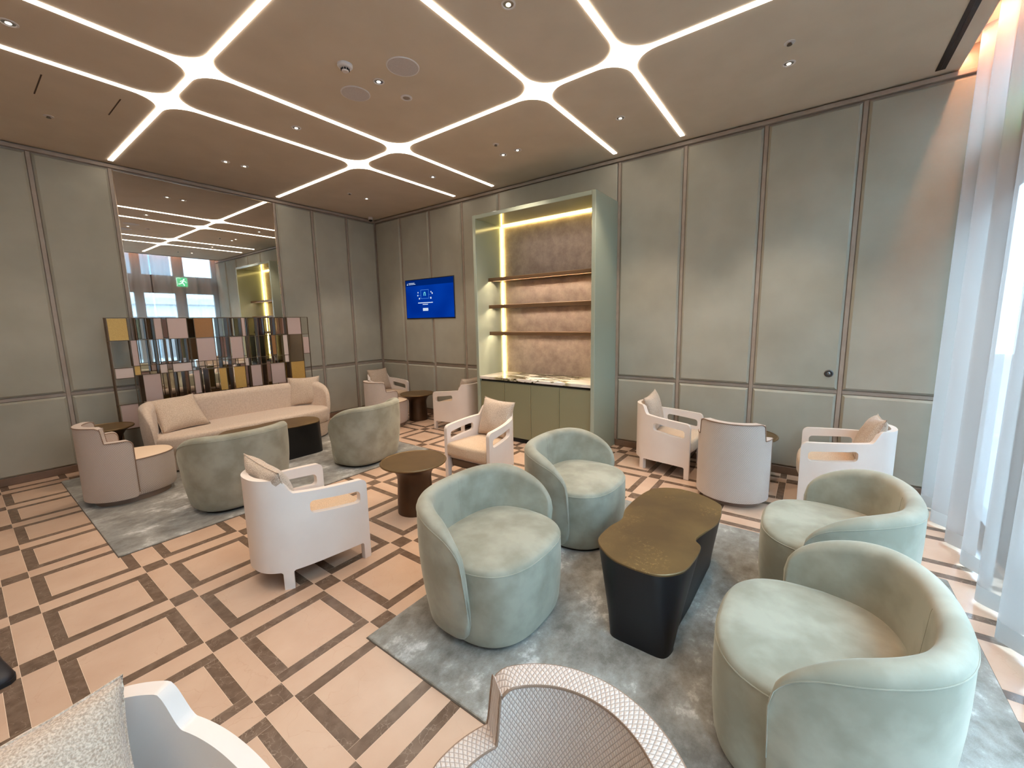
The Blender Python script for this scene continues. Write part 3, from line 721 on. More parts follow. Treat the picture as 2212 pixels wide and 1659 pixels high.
# ================================================================== FURNITURE BUILDERS
def panel_shell(name, path, thick, cols, mat, parent, bev=0.006, seg=2):
    """path: dense outer polyline; cols: list of (s, zs) with zs = [z0,(z1,z2),z3]; middle strip left open when flagged.
    cols entry: (s, z0, z1, z2, z3, open)"""
    d = [0.0]
    for a, b in zip(path, path[1:]): d.append(d[-1] + math.hypot(b[0] - a[0], b[1] - a[1]))
    nrm = normals2(path)
    def at(s):
        s = max(0, min(d[-1], s)); lo, hi = 0, len(d) - 1
        while hi - lo > 1:
            m = (lo + hi) // 2
            if d[m] <= s: lo = m
            else: hi = m
        f = (s - d[lo]) / max(d[hi] - d[lo], 1e-9)
        p = [path[lo][k] + (path[hi][k] - path[lo][k]) * f for k in (0, 1)]; q = [nrm[lo][k] + (nrm[hi][k] - nrm[lo][k]) * f for k in (0, 1)]
        l = math.hypot(*q); return p, (q[0] / l, q[1] / l)
    bm = bmesh.new(); uvl = bm.loops.layers.uv.new('UVMap')
    outer = []; inner = []; meta = {}
    for s, z0, z1, z2, z3, op in cols:
        p, q = at(s); ro = []; ri = []
        for z in (z0, z1, z2, z3):
            a = bm.verts.new((p[0], p[1], z)); b = bm.verts.new((p[0] - q[0] * thick, p[1] - q[1] * thick, z))
            meta[a] = (s, z); meta[b] = (s, z + thick); ro.append(a); ri.append(b)
        outer.append(ro); inner.append(ri)
    fo = []
    for k in range(len(cols) - 1):
        op = cols[k][5] and cols[k + 1][5]
        for r in range(3):
            if r == 1 and op: continue
            try:
                fo.append(bm.faces.new((outer[k][r], outer[k + 1][r], outer[k + 1][r + 1], outer[k][r + 1])))
                bm.faces.new((inner[k][r], inner[k][r + 1], inner[k + 1][r + 1], inner[k + 1][r]))
            except ValueError: pass
    o2i = {a: b for ro, ri in zip(outer, inner) for a, b in zip(ro, ri)}
    bm.edges.ensure_lookup_table(); fs = set(fo)
    for e in list(bm.edges):
        lf = [f for f in e.link_faces if f in fs]
        if len(lf) == 1 and len(e.link_faces) == 1 and e.verts[0] in o2i and e.verts[1] in o2i:
            a, b = e.verts; bm.faces.new((a, b, o2i[b], o2i[a]))
    bmesh.ops.recalc_face_normals(bm, faces=bm.faces)
    for f in bm.faces:
        for l in f.loops: l[uvl].uv = meta[l.vert]
    bmesh.ops.remove_doubles(bm, verts=bm.verts, dist=1e-5)
    me = bpy.data.meshes.new(name); bm.to_mesh(me); bm.free(); me.materials.append(mat)
    me.polygons.foreach_set('use_smooth', [True] * len(me.polygons)); me.set_sharp_from_angle(angle=math.radians(38))
    o = bpy.data.objects.new(name, me); link(o, parent)
    if bev:
        b = o.modifiers.new('edge', 'BEVEL'); b.width = bev; b.segments = seg; b.limit_method = 'ANGLE'; b.angle_limit = math.radians(50); b.harden_normals = False
    return o, at, d[-1]

def half_super(xf, L, w, n, k=160):
    pts = []
    for i in range(k + 1):
        t = PI * i / k; c, s_ = math.cos(t), math.sin(t)
        pts.append((xf - L * max(s_, 0) ** (2 / n), -math.copysign(abs(c) ** (2 / n) * w, c)))
    return resample(pts, 241)[0][::-1]

def pillow_mesh(w, h, t, seed, n=24, dent=0.0):
    rr = random.Random(seed); ph = [rr.uniform(0, 6.28) for _ in range(6)]; vs = []; fs = []
    for side in (1, -1):
        for i in range(n + 1):
            for j in range(n + 1):
                u, v = -1 + 2 * i / n, -1 + 2 * j / n
                pin = (1 - abs(u) ** 3.0) * (1 - abs(v) ** 3.0)
                th = t / 2 * max(pin, 0) ** 0.5
                x = u * w / 2 * (1 - 0.09 * (1 - v * v)); y = v * h / 2 * (1 - 0.09 * (1 - u * u))
                th += 0.006 * math.sin(3.1 * u + 2.2 * v + ph[0]) * pin + 0.004 * math.sin(7 * u - 3 * v + ph[1]) * pin
                th -= dent * pin * math.exp(-((u) ** 2 + (v - 0.9) ** 2) * 4)
                vs.append((side * th, x, y))
    m = (n + 1) * (n + 1)
    for sd in (0, 1):
        for i in range(n):
            for j in range(n):
                a = sd * m + i * (n + 1) + j
                fs.append((a, a + n + 1, a + n + 2, a + 1) if sd == 0 else (a, a + 1, a + n + 2, a + n + 1))
    return vs, fs
def throw_pillow(loc, rz, tilt, label, seed, w=0.43, h=0.42, t=0.15, roll=0.0, group='boucle throw pillows'):
    root = thing('throw_pillow', label, 'pillow', loc, rz, group)
    vs, fs = pillow_mesh(w, h, t, seed)
    o = mesh_obj('cover', vs, fs, M_pillow, root, 50)
    bm = bmesh.new(); bm.from_mesh(o.data); bmesh.ops.remove_doubles(bm, verts=bm.verts, dist=1e-4); bmesh.ops.recalc_face_normals(bm, faces=bm.faces); bm.to_mesh(o.data); bm.free()
    e = []
    for k in range(60):
        q = k / 15.0; s_ = int(q); f = -1 + 2 * (q - s_); u, v = ((f, -1), (1, f), (-f, 1), (-1, -f))[s_]
        e.append((0, u * w / 2 * (1 - 0.09 * (1 - v * v)), v * h / 2 * (1 - 0.09 * (1 - u * u))))
    sm = MB().tube(e, 0.0035, 5, True).build('seam', M_pillow, root, 60)
    for c in (o, sm): c.rotation_euler = (roll, tilt, 0); c.location = (0, 0, 0)
    return root

# ---- ivory armchair
def make_armchair():
    root = thing('armchair', '', 'armchair')
    xf, L, w, n, th = 0.31, 0.64, 0.31, 2.5, 0.042
    path = half_super(xf, L, w, n)
    tot = sum(math.hypot(b[0] - a[0], b[1] - a[1]) for a, b in zip(path, path[1:]))
    r = 0.045; lg0, lg1 = 0.515, 0.575; c0, c1, cr = 0.055, 0.39, 0.028
    def ztop(d):
        za = 0.585 + 0.045 * min(1, d / 0.48)
        z = za + (0.728 - za) * smoothstep(0.475, 0.552, d)
        if d < r: z = za - r + math.sqrt(max(0, r * r - (r - d) ** 2))
        return z
    def zbot(d):
        zb = 0.120 + 0.012 * math.sin(PI * min(1, d / 0.55)); f = 0.016
        if d <= 0.05 or lg0 <= d <= lg1: return 0.0
        for e, dist in ((0.05, d - 0.05), (lg0, lg0 - d), (lg1, d - lg1)):
            if 0 < dist < f: return zb - (f - math.sqrt(max(0, f * f - (f - dist) ** 2)))
        return zb
    def cut(d):
        lo = 0.428 + 0.13 * (d - c0); hi = lo + 0.085; e = min(d - c0, c1 - d)
        if e < 0: e = 0
        if e < cr:
            k = cr - math.sqrt(max(0, cr * cr - (cr - e) ** 2)); return lo + k, hi - k, True
        return lo, hi, True
    ds = set()
    x = 0.0
    while x < tot / 2: ds.add(round(x, 5)); x += 0.016
    for e in (0.05, lg0, lg1):
        for k in (-0.0004, 0.0004, 0.004, 0.008, 0.012, 0.016, -0.004, -0.008, -0.012, -0.016): ds.add(round(e + k, 5))
    for k in range(9): ds.add(round(r * (1 - math.cos(PI / 2 * k / 8)), 5))
    for k in range(9):
        q = cr * (1 - math.cos(PI / 2 * k / 8)); ds.add(round(c0 + q, 5)); ds.add(round(c1 - q, 5))
    for k in range(10): ds.add(round(0.465 + 0.01 * k, 5))
    ds.add(round(tot / 2, 5)); ds = sorted(q for q in ds if 0 <= q <= tot / 2 + 1e-6)
    half = []
    for d in ds:
        lo, hi, _ = cut(min(max(d, c0), c1)); op = c0 - 1e-6 <= d <= c1 + 1e-6
        half.append((d, zbot(d), lo, hi, ztop(d), op))
    cols = [(d, *rest_) for d, *rest_ in half] + [(tot - d, *rest_) for d, *rest_ in reversed(half[:-1])]
    # front column: keep levels ordered
    cols = [(s, z0, min(z1, z3 - 0.004), min(z2, z3 - 0.002), z3, op) for s, z0, z1, z2, z3, op in cols]
    panel_shell('frame', path, th, cols, M_white, root, 0.006, 2)
    inn = [(p[0] - q[0] * (th + 0.003), p[1] - q[1] * (th + 0.003)) for p, q in zip(path, normals2(path))]
    inn = [p for p in inn if p[0] < 0.285]; inn = inn[::6] + [inn[-1]]; inn = inn[::-1]
    front = [(0.315, inn[-1][1]), (0.334, inn[-1][1] * 0.5), (0.338, 0), (0.334, inn[0][1] * 0.5), (0.315, inn[0][1])]
    vs, fs, uv = drum(inn + front, [(0.97, 0.275), (0.995, 0.285), (1.0, 0.31), (1.0, 0.375), (0.985, 0.395), (0.93, 0.408), (0.6, 0.418), (0.2, 0.42)])
    mesh_obj('seat_cushion', vs, fs, M_seat, root, 50)
    fr2 = [(0.275, inn[-1][1]), (0.275, inn[0][1])]
    vs, fs, uv = drum(inn + fr2, [(0.99, 0.235), (0.995, 0.274)]); mesh_obj('seat_rail', vs, fs, M_white, root, 40)
    vs, fs, uv = drum(inn + fr2, [(0.93, 0.150), (0.95, 0.235)]); mesh_obj('seat_underside', vs, fs, plain('underside_brown', srgb(108, 84, 64), 0.8), root, 40)
    return root
arm0 = make_armchair()
ARM = [((4.145, -3.780), PI / 2, 'ivory armchair with slotted arms beside the bronze pedestal table, back to camera', 0.62),
       ((4.160, -1.810), -PI / 2, 'ivory armchair with slotted arms facing the camera in front of the display cabinet', -0.2),
       ((2.470, -0.400), PI, 'ivory slotted armchair half hidden by the display cabinet', 0.1),
       ((0.500, -0.370), 0.0, 'ivory slotted armchair in the far room corner', 0.0),
       ((5.690, -0.450), 0.0, 'ivory slotted armchair right of the display cabinet, facing the curtain', 0.0),
       ((7.235, -0.550), PI, 'ivory slotted armchair nearest the sheer curtain', 0.0),
       ((5.825, -5.055), 0.0, 'ivory armchair cut off by the lower left photo edge', 0.0)]
for k, ((x, y), rz, l, _) in enumerate(ARM):
    c = arm0 if k == 0 else copy_tree(arm0)
    c.location = (x, y, 0); c.rotation_euler = (0, 0, rz); c['label'] = l; c['group'] = 'ivory slotted armchairs'
PL = [('pillow in the ivory armchair beside the bronze pedestal table', -0.175, 0.0, -0.33, 0.12), ('pillow in the ivory armchair facing the camera', -0.165, 0.02, -0.26, -0.06),
      ('pillow in the ivory armchair half hidden by the cabinet', -0.17, 0.0, -0.3, 0.0), ('pillow in the ivory armchair in the far corner', -0.16, 0.0, -0.33, 0.0),
      ('pillow in the ivory armchair right of the display cabinet', -0.17, 0.03, -0.22, 0.1), ('pillow in the ivory armchair nearest the curtain', -0.16, 0.0, -0.34, 0.08),
      ('pillow in the ivory armchair at the lower left photo edge', -0.15, -0.09, -0.42, 0.0)]
for k, ((x, y), rz, l, _) in enumerate(ARM):
    lab, px, py, tilt, roll = PL[k]; c, s_ = math.cos(rz), math.sin(rz)
    throw_pillow((x + px * c - py * s_, y + px * s_ + py * c, 0.612), rz, tilt, 'beige boucle ' + lab, 40 + k, roll=roll)

# ---- woven swivel chair with stepped back
def make_swivel():
    root = thing('swivel_chair', '', 'swivel chair')
    R, th = 0.298, 0.062
    path = []
    for i in range(161):
        a = math.radians(-82 - (360 - 164) * i / 160); path.append((R * math.cos(a), R * 1.0 * math.sin(a)))
    # from right arm end round the back to the left arm end (clockwise) -> outward normal check
    nrm = normals2(path)
    if nrm[80][0] > 0: path = path[::-1]
    tot = sum(math.hypot(b[0] - a[0], b[1] - a[1]) for a, b in zip(path, path[1:])); st = 0.195; r = 0.05
    def ztop(d):
        z = 0.615 + (0.765 - 0.615) * smoothstep(st - 0.004, st + 0.022, d)
        if st + 0.02 < d < st + 0.06: z = 0.765 - 0.02 * (1 - (d - st - 0.02) / 0.04) ** 2
        if d < r: z = 0.615 - r + math.sqrt(max(0, r * r - (r - d) ** 2))
        return z
    def zbot(d): return 0.058 + (0.035 - math.sqrt(max(0, 0.035 ** 2 - (0.035 - d) ** 2)) if d < 0.035 else 0)
    ds = sorted(set([round(0.014 * k, 4) for k in range(int(tot / 2 / 0.014) + 1)] + [round(r * (1 - math.cos(PI / 2 * k / 8)), 4) for k in range(9)] + [round(st - 0.006 + 0.004 * k, 4) for k in range(8)] + [round(tot / 2, 4)]))
    half = [(d, zbot(d), 0.25, 0.45, ztop(d), False) for d in ds]
    cols = half + [(tot - d, *q) for d, *q in reversed(half[:-1])]
    o, at, _ = panel_shell('backrest', path, th, cols, M_weave, root, 0.012, 3)
    for nm, off in (('outer_piping', 0.002), ('inner_piping', -th + 0.001)):
        pts = []
        for s, z0, _, _, z3, _ in cols:
            p, q = at(s); pts.append((p[0] + q[0] * off, p[1] + q[1] * off, z3 - (0.006 if off > 0 else 0.004)))
        a0 = pts[0]; b0 = pts[-1]
        pts = [(a0[0], a0[1], 0.10)] + [(a0[0], a0[1], 0.3)] + pts + [(b0[0], b0[1], 0.3), (b0[0], b0[1], 0.10)]
        MB().tube(pts, 0.0042, 6).build(nm, M_pipe, root, 60)
    out = superell(0.395, 0.24, 0.27, 2.3, 80)
    vs, fs, uv = drum(out, [(0.955, 0.058), (0.985, 0.075), (1.0, 0.15), (1.0, 0.30), (0.995, 0.405)]); mesh_obj('seat_drum', vs, fs, M_weave, root, 45, uv)
    vs, fs, uv = drum(out, [(0.99, 0.404), (0.975, 0.414), (0.85, 0.424), (0.5, 0.43), (0.1, 0.431)]); mesh_obj('seat_top', vs, fs, M_seatleather, root, 45, uv)
    MB().tube([(x * 0.995, y * 0.995, 0.408) for x, y in out], 0.0045, 6, True).build('seat_piping', M_pipe, root, 60)
    vs, fs, uv = drum(superell(0.34, 0.23, 0.24, 2.2, 60), [(1.0, 0.0), (1.0, 0.06)]); mesh_obj('plinth', vs, fs, M_plinth, root, 40)
    return root
sw0 = make_swivel()
SWV = [((1.530, -4.225), PI / 2, 'woven swivel chair with stepped back at the left end of the sofa'), ((6.420, -0.945), PI / 2, 'woven swivel chair seen from behind between the two right-hand armchairs'),
       ((1.400, -1.060), PI / 2, 'woven swivel chair with stepped back in the far corner group'), ((6.575, -4.515), -PI / 2, 'woven swivel chair cut off by the lower photo edge')]
for k, ((x, y), rz, l) in enumerate(SWV):
    c = sw0 if k == 0 else copy_tree(sw0)
    c.location = (x, y, 0.012 if k == 0 else 0); c.rotation_euler = (0, 0, rz); c['label'] = l; c['group'] = 'woven swivel chairs'

# ---- soft upholstered shell (barrel chairs, sofa)
def soft_shell(name, path, fz, mat, parent, K=26):
    """path: outer polyline at mid height; fz(d, t) -> (zbot, ztop, thick, lean_bot, lean_top); d distance from nearer end"""
    nrm = normals2(path); dd = [0.0]
    for a, b in zip(path, path[1:]): dd.append(dd[-1] + math.hypot(b[0] - a[0], b[1] - a[1]))
    rings = []; uv = []
    for p, q, s in zip(path, nrm, dd):
        d = min(s, dd[-1] - s); zb, zt, th, lb, lt = fz(d, s / dd[-1]); ring = []
        rt = min(th / 2, (zt - zb) / 2)
        prof = []
        no = 8
        for k in range(no + 1):                      # outer face, bulging slightly
            f = k / no; z = zb + 0.02 + (zt - rt - zb - 0.02) * f
            prof.append((lb + (lt - lb) * f + 0.018 * math.sin(PI * f) * min(1, d / 0.08), z))
        for k in range(1, 8):
            a = PI * k / 8; prof.append((lt - rt + rt * math.cos(a), zt - rt + rt * math.sin(a)))
        for k in range(no + 1):
            f = 1 - k / no; z = zb + 0.02 + (zt - rt - zb - 0.02) * f
            prof.append((lb + (lt - lb) * f - th, z))
        prof.append((lb - th + 0.02, zb)); prof.append((lb - 0.02, zb))
        for off, z in prof:
            ring.append((p[0] + q[0] * off, p[1] + q[1] * off, z))
        rings.append(ring)
    vs, fs = loft_rings(rings)
    o = mesh_obj(name, vs, fs, mat, parent, 60)
    return o, rings

def arc_path(out_fn, x_end, k=200, m=121):
    """part of a superellipse outline behind x_end, from -y side round the back to +y side"""
    pts = [p for p in out_fn]
    n = len(pts)
    ordered = sorted([p for p in pts if p[0] <= x_end], key=lambda p: math.atan2(p[1], -(p[0] - x_end) + 1e-6))
    return resample(ordered, m)[0][::-1]

def make_barrel():
    root = thing('barrel_chair', '', 'barrel chair')
    seat = superell(0.342, 0.30, 0.37, 2.7, 96)
    vs, fs, uv = drum(seat, [(0.945, 0.022), (0.965, 0.05), (0.99, 0.15), (1.0, 0.28), (0.995, 0.40), (0.985, 0.418)]); mesh_obj('seat_base', vs, fs, M_velvet, root, 50)
    vs, fs, uv = drum(seat, [(0.985, 0.417), (0.975, 0.432), (0.94, 0.444), (0.85, 0.453), (0.6, 0.462), (0.3, 0.466), (0.05, 0.467)]); mesh_obj('seat_top', vs, fs, M_velvet, root, 60)
    MB().tube([(x * 0.987, y * 0.987, 0.419) for x, y in seat], 0.0028, 5, True).build('seat_seam', M_velvet, root, 60)
    vs, fs, uv = drum(seat, [(0.88, 0.0), (0.90, 0.024)]); mesh_obj('plinth', vs, fs, M_blackm, root, 40)
    path = arc_path(superell(0.40, 0.342, 0.407, 2.5, 480), 0.13)
    DM, R2 = 0.44, 0.10
    def fz(d, t):
        zt = 0.722; zb = 0.035
        if d < DM: zt -= 0.255 * (1 - math.sqrt(max(0, 1 - ((DM - d) / DM) ** 2)))
        if d < R2: zb = zb + R2 - math.sqrt(max(0, R2 * R2 - (R2 - d) ** 2))
        th = 0.088 * (0.40 + 0.60 * smoothstep(0.0, 0.22, d)); return zb, zt, th, -0.018, 0.030
    o, rings = soft_shell('backrest', path, fz, M_velvet, root)
    no = 8
    for nm, idx in (('outer_welt', no), ):
        MB().tube([rings[0][2]] + [r[idx] for r in rings] + [rings[-1][2]], 0.0026, 5).build(nm, M_velvet, root, 60)
    MB().tube([Vector(rings[60][k]) for k in range(15, 22)], 0.0011, 5).build('back_seam', M_velvet, root, 60)
    return root
bar0 = make_barrel()
BAR = [((5.530, -3.356), 0.0, 'sage velvet barrel chair in the foreground left of the black coffee table'), ((5.510, -2.285), 0.0, 'sage velvet barrel chair behind the foreground left one'),
       ((7.100, -2.215), PI, 'sage velvet barrel chair near the curtain, further from camera'), ((7.036, -3.288), PI, 'sage velvet barrel chair at the lower right, nearest the camera'),
       ((2.540, -3.590), PI, 'sage velvet barrel chair with its back to camera beside the woven swivel chair'), ((2.550, -2.205), PI + 0.2, 'sage velvet barrel chair behind the bronze pedestal table')]
for k, ((x, y), rz, l) in enumerate(BAR):
    c = bar0 if k == 0 else copy_tree(bar0)
    c.location = (x, y, 0.012); c.rotation_euler = (0, 0, rz); c['label'] = l; c['group'] = 'sage velvet barrel chairs'

# ---- sofa
def make_sofa():
    root = thing('sofa', 'long beige boucle sofa with rounded wraparound back', 'sofa', (0.84, -2.825, 0.012))
    seat = superell(0.42, 0.33, 1.045, 3.4, 140)
    vs, fs, uv = drum(seat, [(0.97, 0.215), (0.995, 0.23), (1.0, 0.30), (0.998, 0.38), (0.985, 0.41), (0.95, 0.425), (0.7, 0.435), (0.2, 0.437)]); mesh_obj('seat', vs, fs, M_sofa, root, 50)
    vs, fs, uv = drum(seat, [(0.955, 0.02), (0.97, 0.05), (0.975, 0.214)]); mesh_obj('base', vs, fs, M_sofa, root, 50)
    path = arc_path(superell(0.42, 0.41, 1.065, 3.0, 900), 0.20, m=161)
    def fz(d, t):
        zt = 0.785; zb = 0.03; R1 = 0.36
        if d < R1: zt = zt - 0.30 * (1 - math.sqrt(max(0, 1 - ((R1 - d) / R1) ** 2)))
        th = 0.15 * (0.35 + 0.65 * smoothstep(0, 0.3, d)); return zb, zt, th, -0.02, 0.025
    soft_shell('backrest', path, fz, M_sofa, root)
    return root
make_sofa()
throw_pillow((0.73, -3.54, 0.628), math.radians(6), -0.72, 'beige boucle pillow lying at the left end of the sofa', 71, 0.50, 0.48, 0.17, roll=0.05)
throw_pillow((0.66, -1.955, 0.655), math.radians(-28), -0.18, 'beige boucle pillow upright at the right end of the sofa', 72, 0.44, 0.44, 0.15)

# ---- peanut coffee tables
PN = [(6.035, -3.058), (6.028, -2.881), (6.053, -2.747), (6.020, -2.585), (6.031, -2.337), (6.081, -2.165), (6.209, -2.080), (6.364, -2.093), (6.500, -2.173), (6.538, -2.256), (6.552, -2.478), (6.487, -2.731), (6.528, -2.820), (6.523, -2.998), (6.499, -3.099), (6.439, -3.172), (6.367, -3.200), (6.253, -3.200), (6.151, -3.173)]
def make_coffee():
    root = thing('coffee_table', '', 'coffee table'); cx, cy = 6.29, -2.64
    top = catmull([(x - cx, y - cy) for x, y in PN], 5)
    bot = []
    for x, y in top:
        a = math.atan2(y / 0.56, x / 0.26); c, s_ = math.cos(a), math.sin(a); n = 9.0
        bx_ = math.copysign(abs(c) ** (2 / n) * 0.165, c); by_ = math.copysign(abs(s_) ** (2 / n) * 0.555, s_)
        wst = 1 - 0.22 * math.exp(-((y + 0.09) / 0.09) ** 2)
        bot.append((bx_ * wst + 0.03, by_ - 0.03))
    def mix(t, z): return [(a[0] + (b[0] - a[0]) * t, a[1] + (b[1] - a[1]) * t, z) for a, b in zip(top, bot)]
    vs, fs = loft_rings([mix(0.98, 0.0), mix(1.0, 0.008), mix(0.8, 0.1), mix(0.5, 0.22), mix(0.22, 0.33), mix(0.03, 0.408)]); mesh_obj('body', vs, fs, M_black, root, 60)
    vs, fs = loft_rings([[(x * 1.004, y * 1.002, z) for x, y, z in mix(0.02, 0.408)], [(x * 1.006, y * 1.003, z) for x, y, z in mix(0, 0.416)], [(x * 0.995, y * 0.997, z) for x, y, z in mix(0, 0.42)]]); mesh_obj('top', vs, fs, M_ttop, root, 30)
    return root
cof0 = make_coffee()
c2 = copy_tree(cof0)
for c, loc, rz, l in ((cof0, (6.29, -2.64, 0.012), 0, 'black peanut shaped coffee table with bronze top between the four barrel chairs'), (c2, (1.62, -2.86, 0.012), 0.0, 'black peanut shaped coffee table with bronze top in front of the sofa')):
    c.location = loc; c.rotation_euler = (0, 0, rz); c['label'] = l; c['group'] = 'peanut coffee tables'

# ---- pedestal side tables
def make_side(R=0.29):
    root = thing('side_table', '', 'side table')
    MB().lathe([(R - 0.02, 0.444), (R - 0.004, 0.448), (R, 0.456), (R - 0.004, 0.463), (R - 0.014, 0.464), (R - 0.018, 0.460), (0.1, 0.459)], n=64).build('top', M_bronze, root, 35)
    MB().lathe([(0.158, 0.0), (0.156, 0.10), (0.150, 0.22), (0.147, 0.30), (0.152, 0.345), (0.172, 0.385), (0.205, 0.418), (R - 0.03, 0.445)], n=56).build('pedestal', M_brlow, root, 60)
    return root
sd0 = make_side()
SD = [((4.150, -2.790), 'round bronze pedestal table in the middle of the room'), ((1.480, -0.440), 'round dark pedestal table in the far corner group'),
      ((6.450, -0.325), 'round pedestal table mostly hidden behind the rear facing swivel chair'), ((0.560, -4.170), 'round pedestal table between the left swivel chair and the mirror wall')]
for k, ((x, y), l) in enumerate(SD):
    c = sd0 if k == 0 else copy_tree(sd0)
    c.location = (x, y, 0); c['label'] = l; c['group'] = 'round pedestal tables'
    if k == 3: c.scale = (0.86, 0.86, 1.2); c.location.z = 0.012

# ---- rugs
def rug(x0, x1, y0, y1, label):
    root = thing('rug', label, 'rug', ((x0 + x1) / 2, (y0 + y1) / 2, 0), 0, 'mottled grey green rugs'); a, b = (x1 - x0) / 2, (y1 - y0) / 2
    MB().box(-a, a, -b, b, 0.0, 0.012, 0.004).build('pile', M_rug, root)
    MB().box(-a - 0.004, a + 0.004, -b - 0.004, b + 0.004, 0.0, 0.0035).build('binding', M_rugedge, root)
rug(*RUGS[0], 'grey green mottled rug under the four barrel chairs by the curtain')
rug(*RUGS[1], 'grey green mottled rug under the sofa group')

# ---- glass and bronze screen behind the sofa
scn = thing('folding_screen', 'bronze framed screen of tinted glass squares behind the sofa', 'screen', (0, 0, 0)); SX = 0.25
M_pink = tinted('frosted_pink_glass', (0.8, 0.72, 0.7, 1), 0.03, 0.9, srgb(236, 214, 206)); M_wht = tinted('frosted_white_glass', (0.9, 0.88, 0.86, 1), 0.03, 0.92, srgb(246, 230, 222))
M_gold = noisy('gold_mesh', srgb(182, 140, 74), srgb(206, 166, 92), 240, 0.45, metal=0.35); M_brz = noisy('bronze_mesh', srgb(140, 98, 58), srgb(154, 110, 66), 240, 0.5, metal=0.3)
M_taupe = tinted('taupe_glass', (0.80, 0.74, 0.68, 1), 0.012); M_olive = tinted('olive_glass', (0.50, 0.46, 0.34, 1), 0.012); M_purp = tinted('plum_glass', (0.52, 0.42, 0.46, 1), 0.012); M_clear = tinted('clear_glass', (0.95, 0.95, 0.93, 1), 0.01)
PM = dict(gold=M_gold, taupe=M_taupe, olive=M_olive, pink=M_pink, bronze=M_brz, white=M_wht, purple=M_purp)
PANES = [('gold',-3.969,-3.800,1.522,1.780),('taupe',-3.794,-3.752,1.522,1.780),('olive',-3.617,-3.578,1.522,1.780),('pink',-3.545,-3.474,1.522,1.780),('taupe',-3.468,-3.422,1.522,1.780),('pink',-3.414,-3.215,1.522,1.780),('olive',-3.207,-3.138,1.522,1.780),('bronze',-3.132,-2.920,1.522,1.780),
('pink',-3.790,-3.737,1.207,1.514),('olive',-3.231,-3.203,1.24,1.514),('olive',-3.197,-3.138,1.24,1.514),('pink',-3.130,-2.926,1.207,1.514),('white',-3.963,-3.803,1.068,1.186),('gold',-3.788,-3.737,1.090,1.199),('pink',-3.720,-3.554,0.747,1.084),('white',-3.542,-3.474,1.092,1.199),('taupe',-3.462,-3.422,1.124,1.199),('white',-3.412,-3.219,1.092,1.199),('pink',-3.202,-3.140,0.777,1.084),('taupe',-3.294,-3.263,0.777,1.084),
('taupe',-2.736,-2.707,1.522,1.780),('pink',-2.566,-2.528,1.522,1.780),('olive',-2.489,-2.401,1.522,1.780),('purple',-2.353,-2.295,1.522,1.780),('taupe',-2.104,-2.002,1.535,1.772),('pink',-1.934,-1.723,1.522,1.780),('taupe',-2.914,-2.825,1.24,1.514),('pink',-2.729,-2.584,1.207,1.514),('olive',-2.350,-2.286,1.11,1.514),('bronze',-2.180,-2.126,1.225,1.514),('olive',-2.113,-2.046,1.103,1.514),('white',-2.010,-1.950,1.207,1.514),('taupe',-1.929,-1.719,1.09,1.514),('pink',-1.700,-1.612,1.207,1.469),('gold',-2.908,-2.825,0.777,1.084),('gold',-2.725,-2.587,0.777,1.084),('white',-2.567,-2.527,1.092,1.199),('pink',-2.504,-2.370,0.777,1.084),('pink',-2.228,-2.030,0.777,1.084),('white',-2.007,-1.952,1.092,1.199),('gold',-1.927,-1.718,0.777,1.084),
('pink',-3.963,-3.803,0.45,0.74),('gold',-3.542,-3.38,0.45,0.74),('pink',-3.130,-2.926,0.45,0.74),('pink',-2.504,-2.370,0.45,0.74),('gold',-2.228,-2.030,0.45,0.74),('pink',-1.927,-1.718,0.45,0.74)]
for nm, a, b, z0, z1 in PANES:
    MB().box(SX - 0.003, SX + 0.003, a, b, z0, z1).build('glass_pane', PM[nm], scn)
CLEAR = [(-3.720, -3.625, 1.522, 1.78), (-2.915, -2.775, 1.522, 1.78), (-2.70, -2.61, 1.522, 1.78), (-1.705, -1.61, 1.522, 1.78), (-3.963, -3.82, 1.207, 1.514), (-3.72, -3.58, 1.207, 1.514), (-3.41, -3.325, 1.207, 1.514), (-2.50, -2.40, 1.207, 1.514)]
for a, b, z0, z1 in CLEAR: MB().box(SX - 0.002, SX + 0.002, a, b, z0, z1).build('glass_pane', M_clear, scn)
# bars: thin verticals and horizontals, deeper fins
VB = [(-3.797, 0.0, 1.785), (-3.749, 1.52, 1.785), (-3.733, 1.09, 1.52), (-3.620, 1.2, 1.785), (-3.549, 0.75, 1.785), (-3.471, 0.75, 1.785), (-3.418, 0.75, 1.785), (-3.211, 0.75, 1.785), (-3.134, 0.0, 1.785), (-2.923, 0.0, 1.785), (-2.82, 0.75, 1.52), (-2.581, 0.0, 1.52), (-2.525, 0.75, 1.785), (-2.493, 1.09, 1.785), (-2.367, 0.0, 1.09), (-2.232, 0.0, 1.09), (-2.043, 1.09, 1.785), (-2.022, 0.0, 1.2), (-1.946, 0.75, 1.52), (-1.931, 0.0, 1.785), (-1.715, 0.0, 1.785), (-1.604, 0.0, 1.785), (-3.26, 0.75, 1.09), (-3.2, 1.2, 1.52), (-2.205, 1.2, 1.785), (-2.126, 1.1, 1.52)]
for y, z0, z1 in VB: MB().box(SX - 0.006, SX + 0.006, y - 0.0035, y + 0.0035, max(z0, 0.012), z1).build('bar', M_thin, scn)
HB = [(-4.0, -1.6, 1.7865), (-4.0, -1.6, 1.518), (-3.8, -1.94, 1.203), (-3.8, -1.71, 1.088), (-3.97, -3.79, 1.19), (-3.97, -3.79, 1.064), (-3.55, -3.2, 1.203), (-4.0, -1.6, 0.745), (-4.0, -1.6, 0.44), (-4.0, -1.6, 0.02), (-1.71, -1.6, 1.203), (-3.24, -3.13, 1.236), (-2.92, -2.82, 1.236), (-3.1, -2.82, 1.10)]
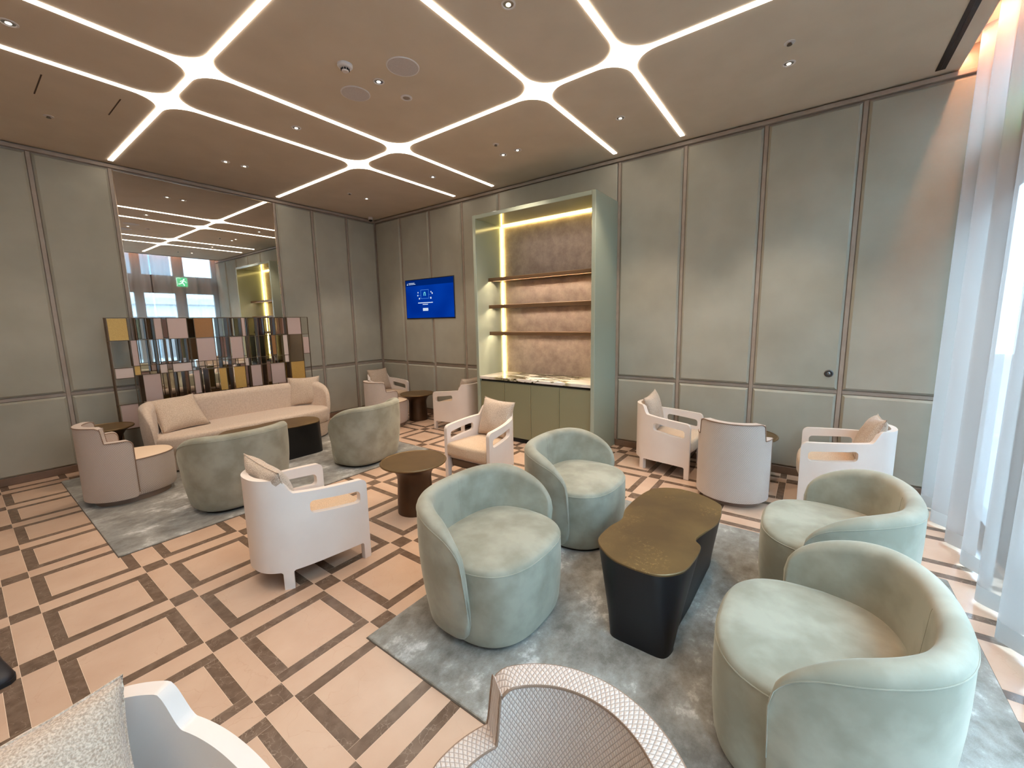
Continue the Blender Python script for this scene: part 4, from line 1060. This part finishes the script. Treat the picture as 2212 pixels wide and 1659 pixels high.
for a, b, z in HB: MB().box(SX - 0.006, SX + 0.006, a, b, z - 0.0035, z + 0.0035).build('bar', M_thin, scn)
FN = [(-3.978, 0.012, 1.785, 0.10), (-2.742, 0.012, 1.785, 0.13), (-3.724, 1.52, 1.785, 0.09), (-3.548, 1.09, 1.785, 0.09), (-2.571, 1.52, 1.785, 0.10), (-2.358, 0.745, 1.785, 0.10), (-2.158, 1.2, 1.785, 0.06), (-2.108, 1.52, 1.785, 0.09), (-1.936, 0.745, 1.09, 0.12), (-1.938, 1.52, 1.785, 0.09), (-3.785, 1.2, 1.52, 0.12), (-3.457, 1.2, 1.52, 0.09), (-3.300, 1.2, 1.52, 0.08), (-3.234, 1.2, 1.52, 0.09), (-2.504, 1.2, 1.52, 0.09), (-2.285, 0.745, 1.52, 0.15), (-3.717, 0.012, 1.09, 0.30), (-3.464, 0.012, 1.09, 0.09), (-3.297, 0.012, 1.09, 0.13), (-3.035, 0.012, 1.09, 0.2), (-2.507, 0.012, 1.09, 0.1), (-2.169, 1.09, 1.52, 0.06)]
for y, z0, z1, d in FN: MB().box(SX - min(d, 0.2), SX + 0.002, y - 0.005, y + 0.005, z0, z1).build('fin', M_dkmetal, scn)

# ---- shoe at the left edge
t = thing('shoe', 'toe of a black shoe at the left photo edge', 'shoe', (3.835, -5.150, 0.0), math.radians(8))
def shoe_ring(x, w, z0, z1, k=14):
    return [(x, w * math.cos(PI * i / (k - 1)), z0 + (z1 - z0) * max(0.0, math.sin(PI * i / (k - 1))) ** 0.7) for i in range(k)]
vs, fs = loft_rings([shoe_ring(*q) for q in ((-0.15, 0.02, 0.02, 0.06), (-0.14, 0.034, 0.02, 0.085), (-0.09, 0.038, 0.02, 0.095), (-0.03, 0.037, 0.02, 0.085), (0.03, 0.043, 0.018, 0.07), (0.08, 0.046, 0.018, 0.056), (0.115, 0.038, 0.018, 0.048), (0.132, 0.02, 0.018, 0.034))])
mesh_obj('upper', vs, fs, plain('black_leather', srgb(30, 27, 32), 0.5), t, 60)
so = [(x, w, 0) for x, w in ((-0.155, 0.02), (-0.145, 0.036), (-0.09, 0.041), (-0.03, 0.04), (0.03, 0.046), (0.08, 0.049), (0.118, 0.041), (0.137, 0.022))]
ol = [(x, -w) for x, w, _ in so] + [(x, w) for x, w, _ in reversed(so)]
vs, fs, uv = drum(ol, [(1.0, 0.0), (1.0, 0.02)]); mesh_obj('sole', vs, fs, M_blackm, t, 40)

# small glowing details are only seen, not sampled as lamps
for m in bpy.data.materials:
    if m.name.startswith(('screen_', 'exit_', 'downlight_lens')): m.cycles.emission_sampling = 'NONE'
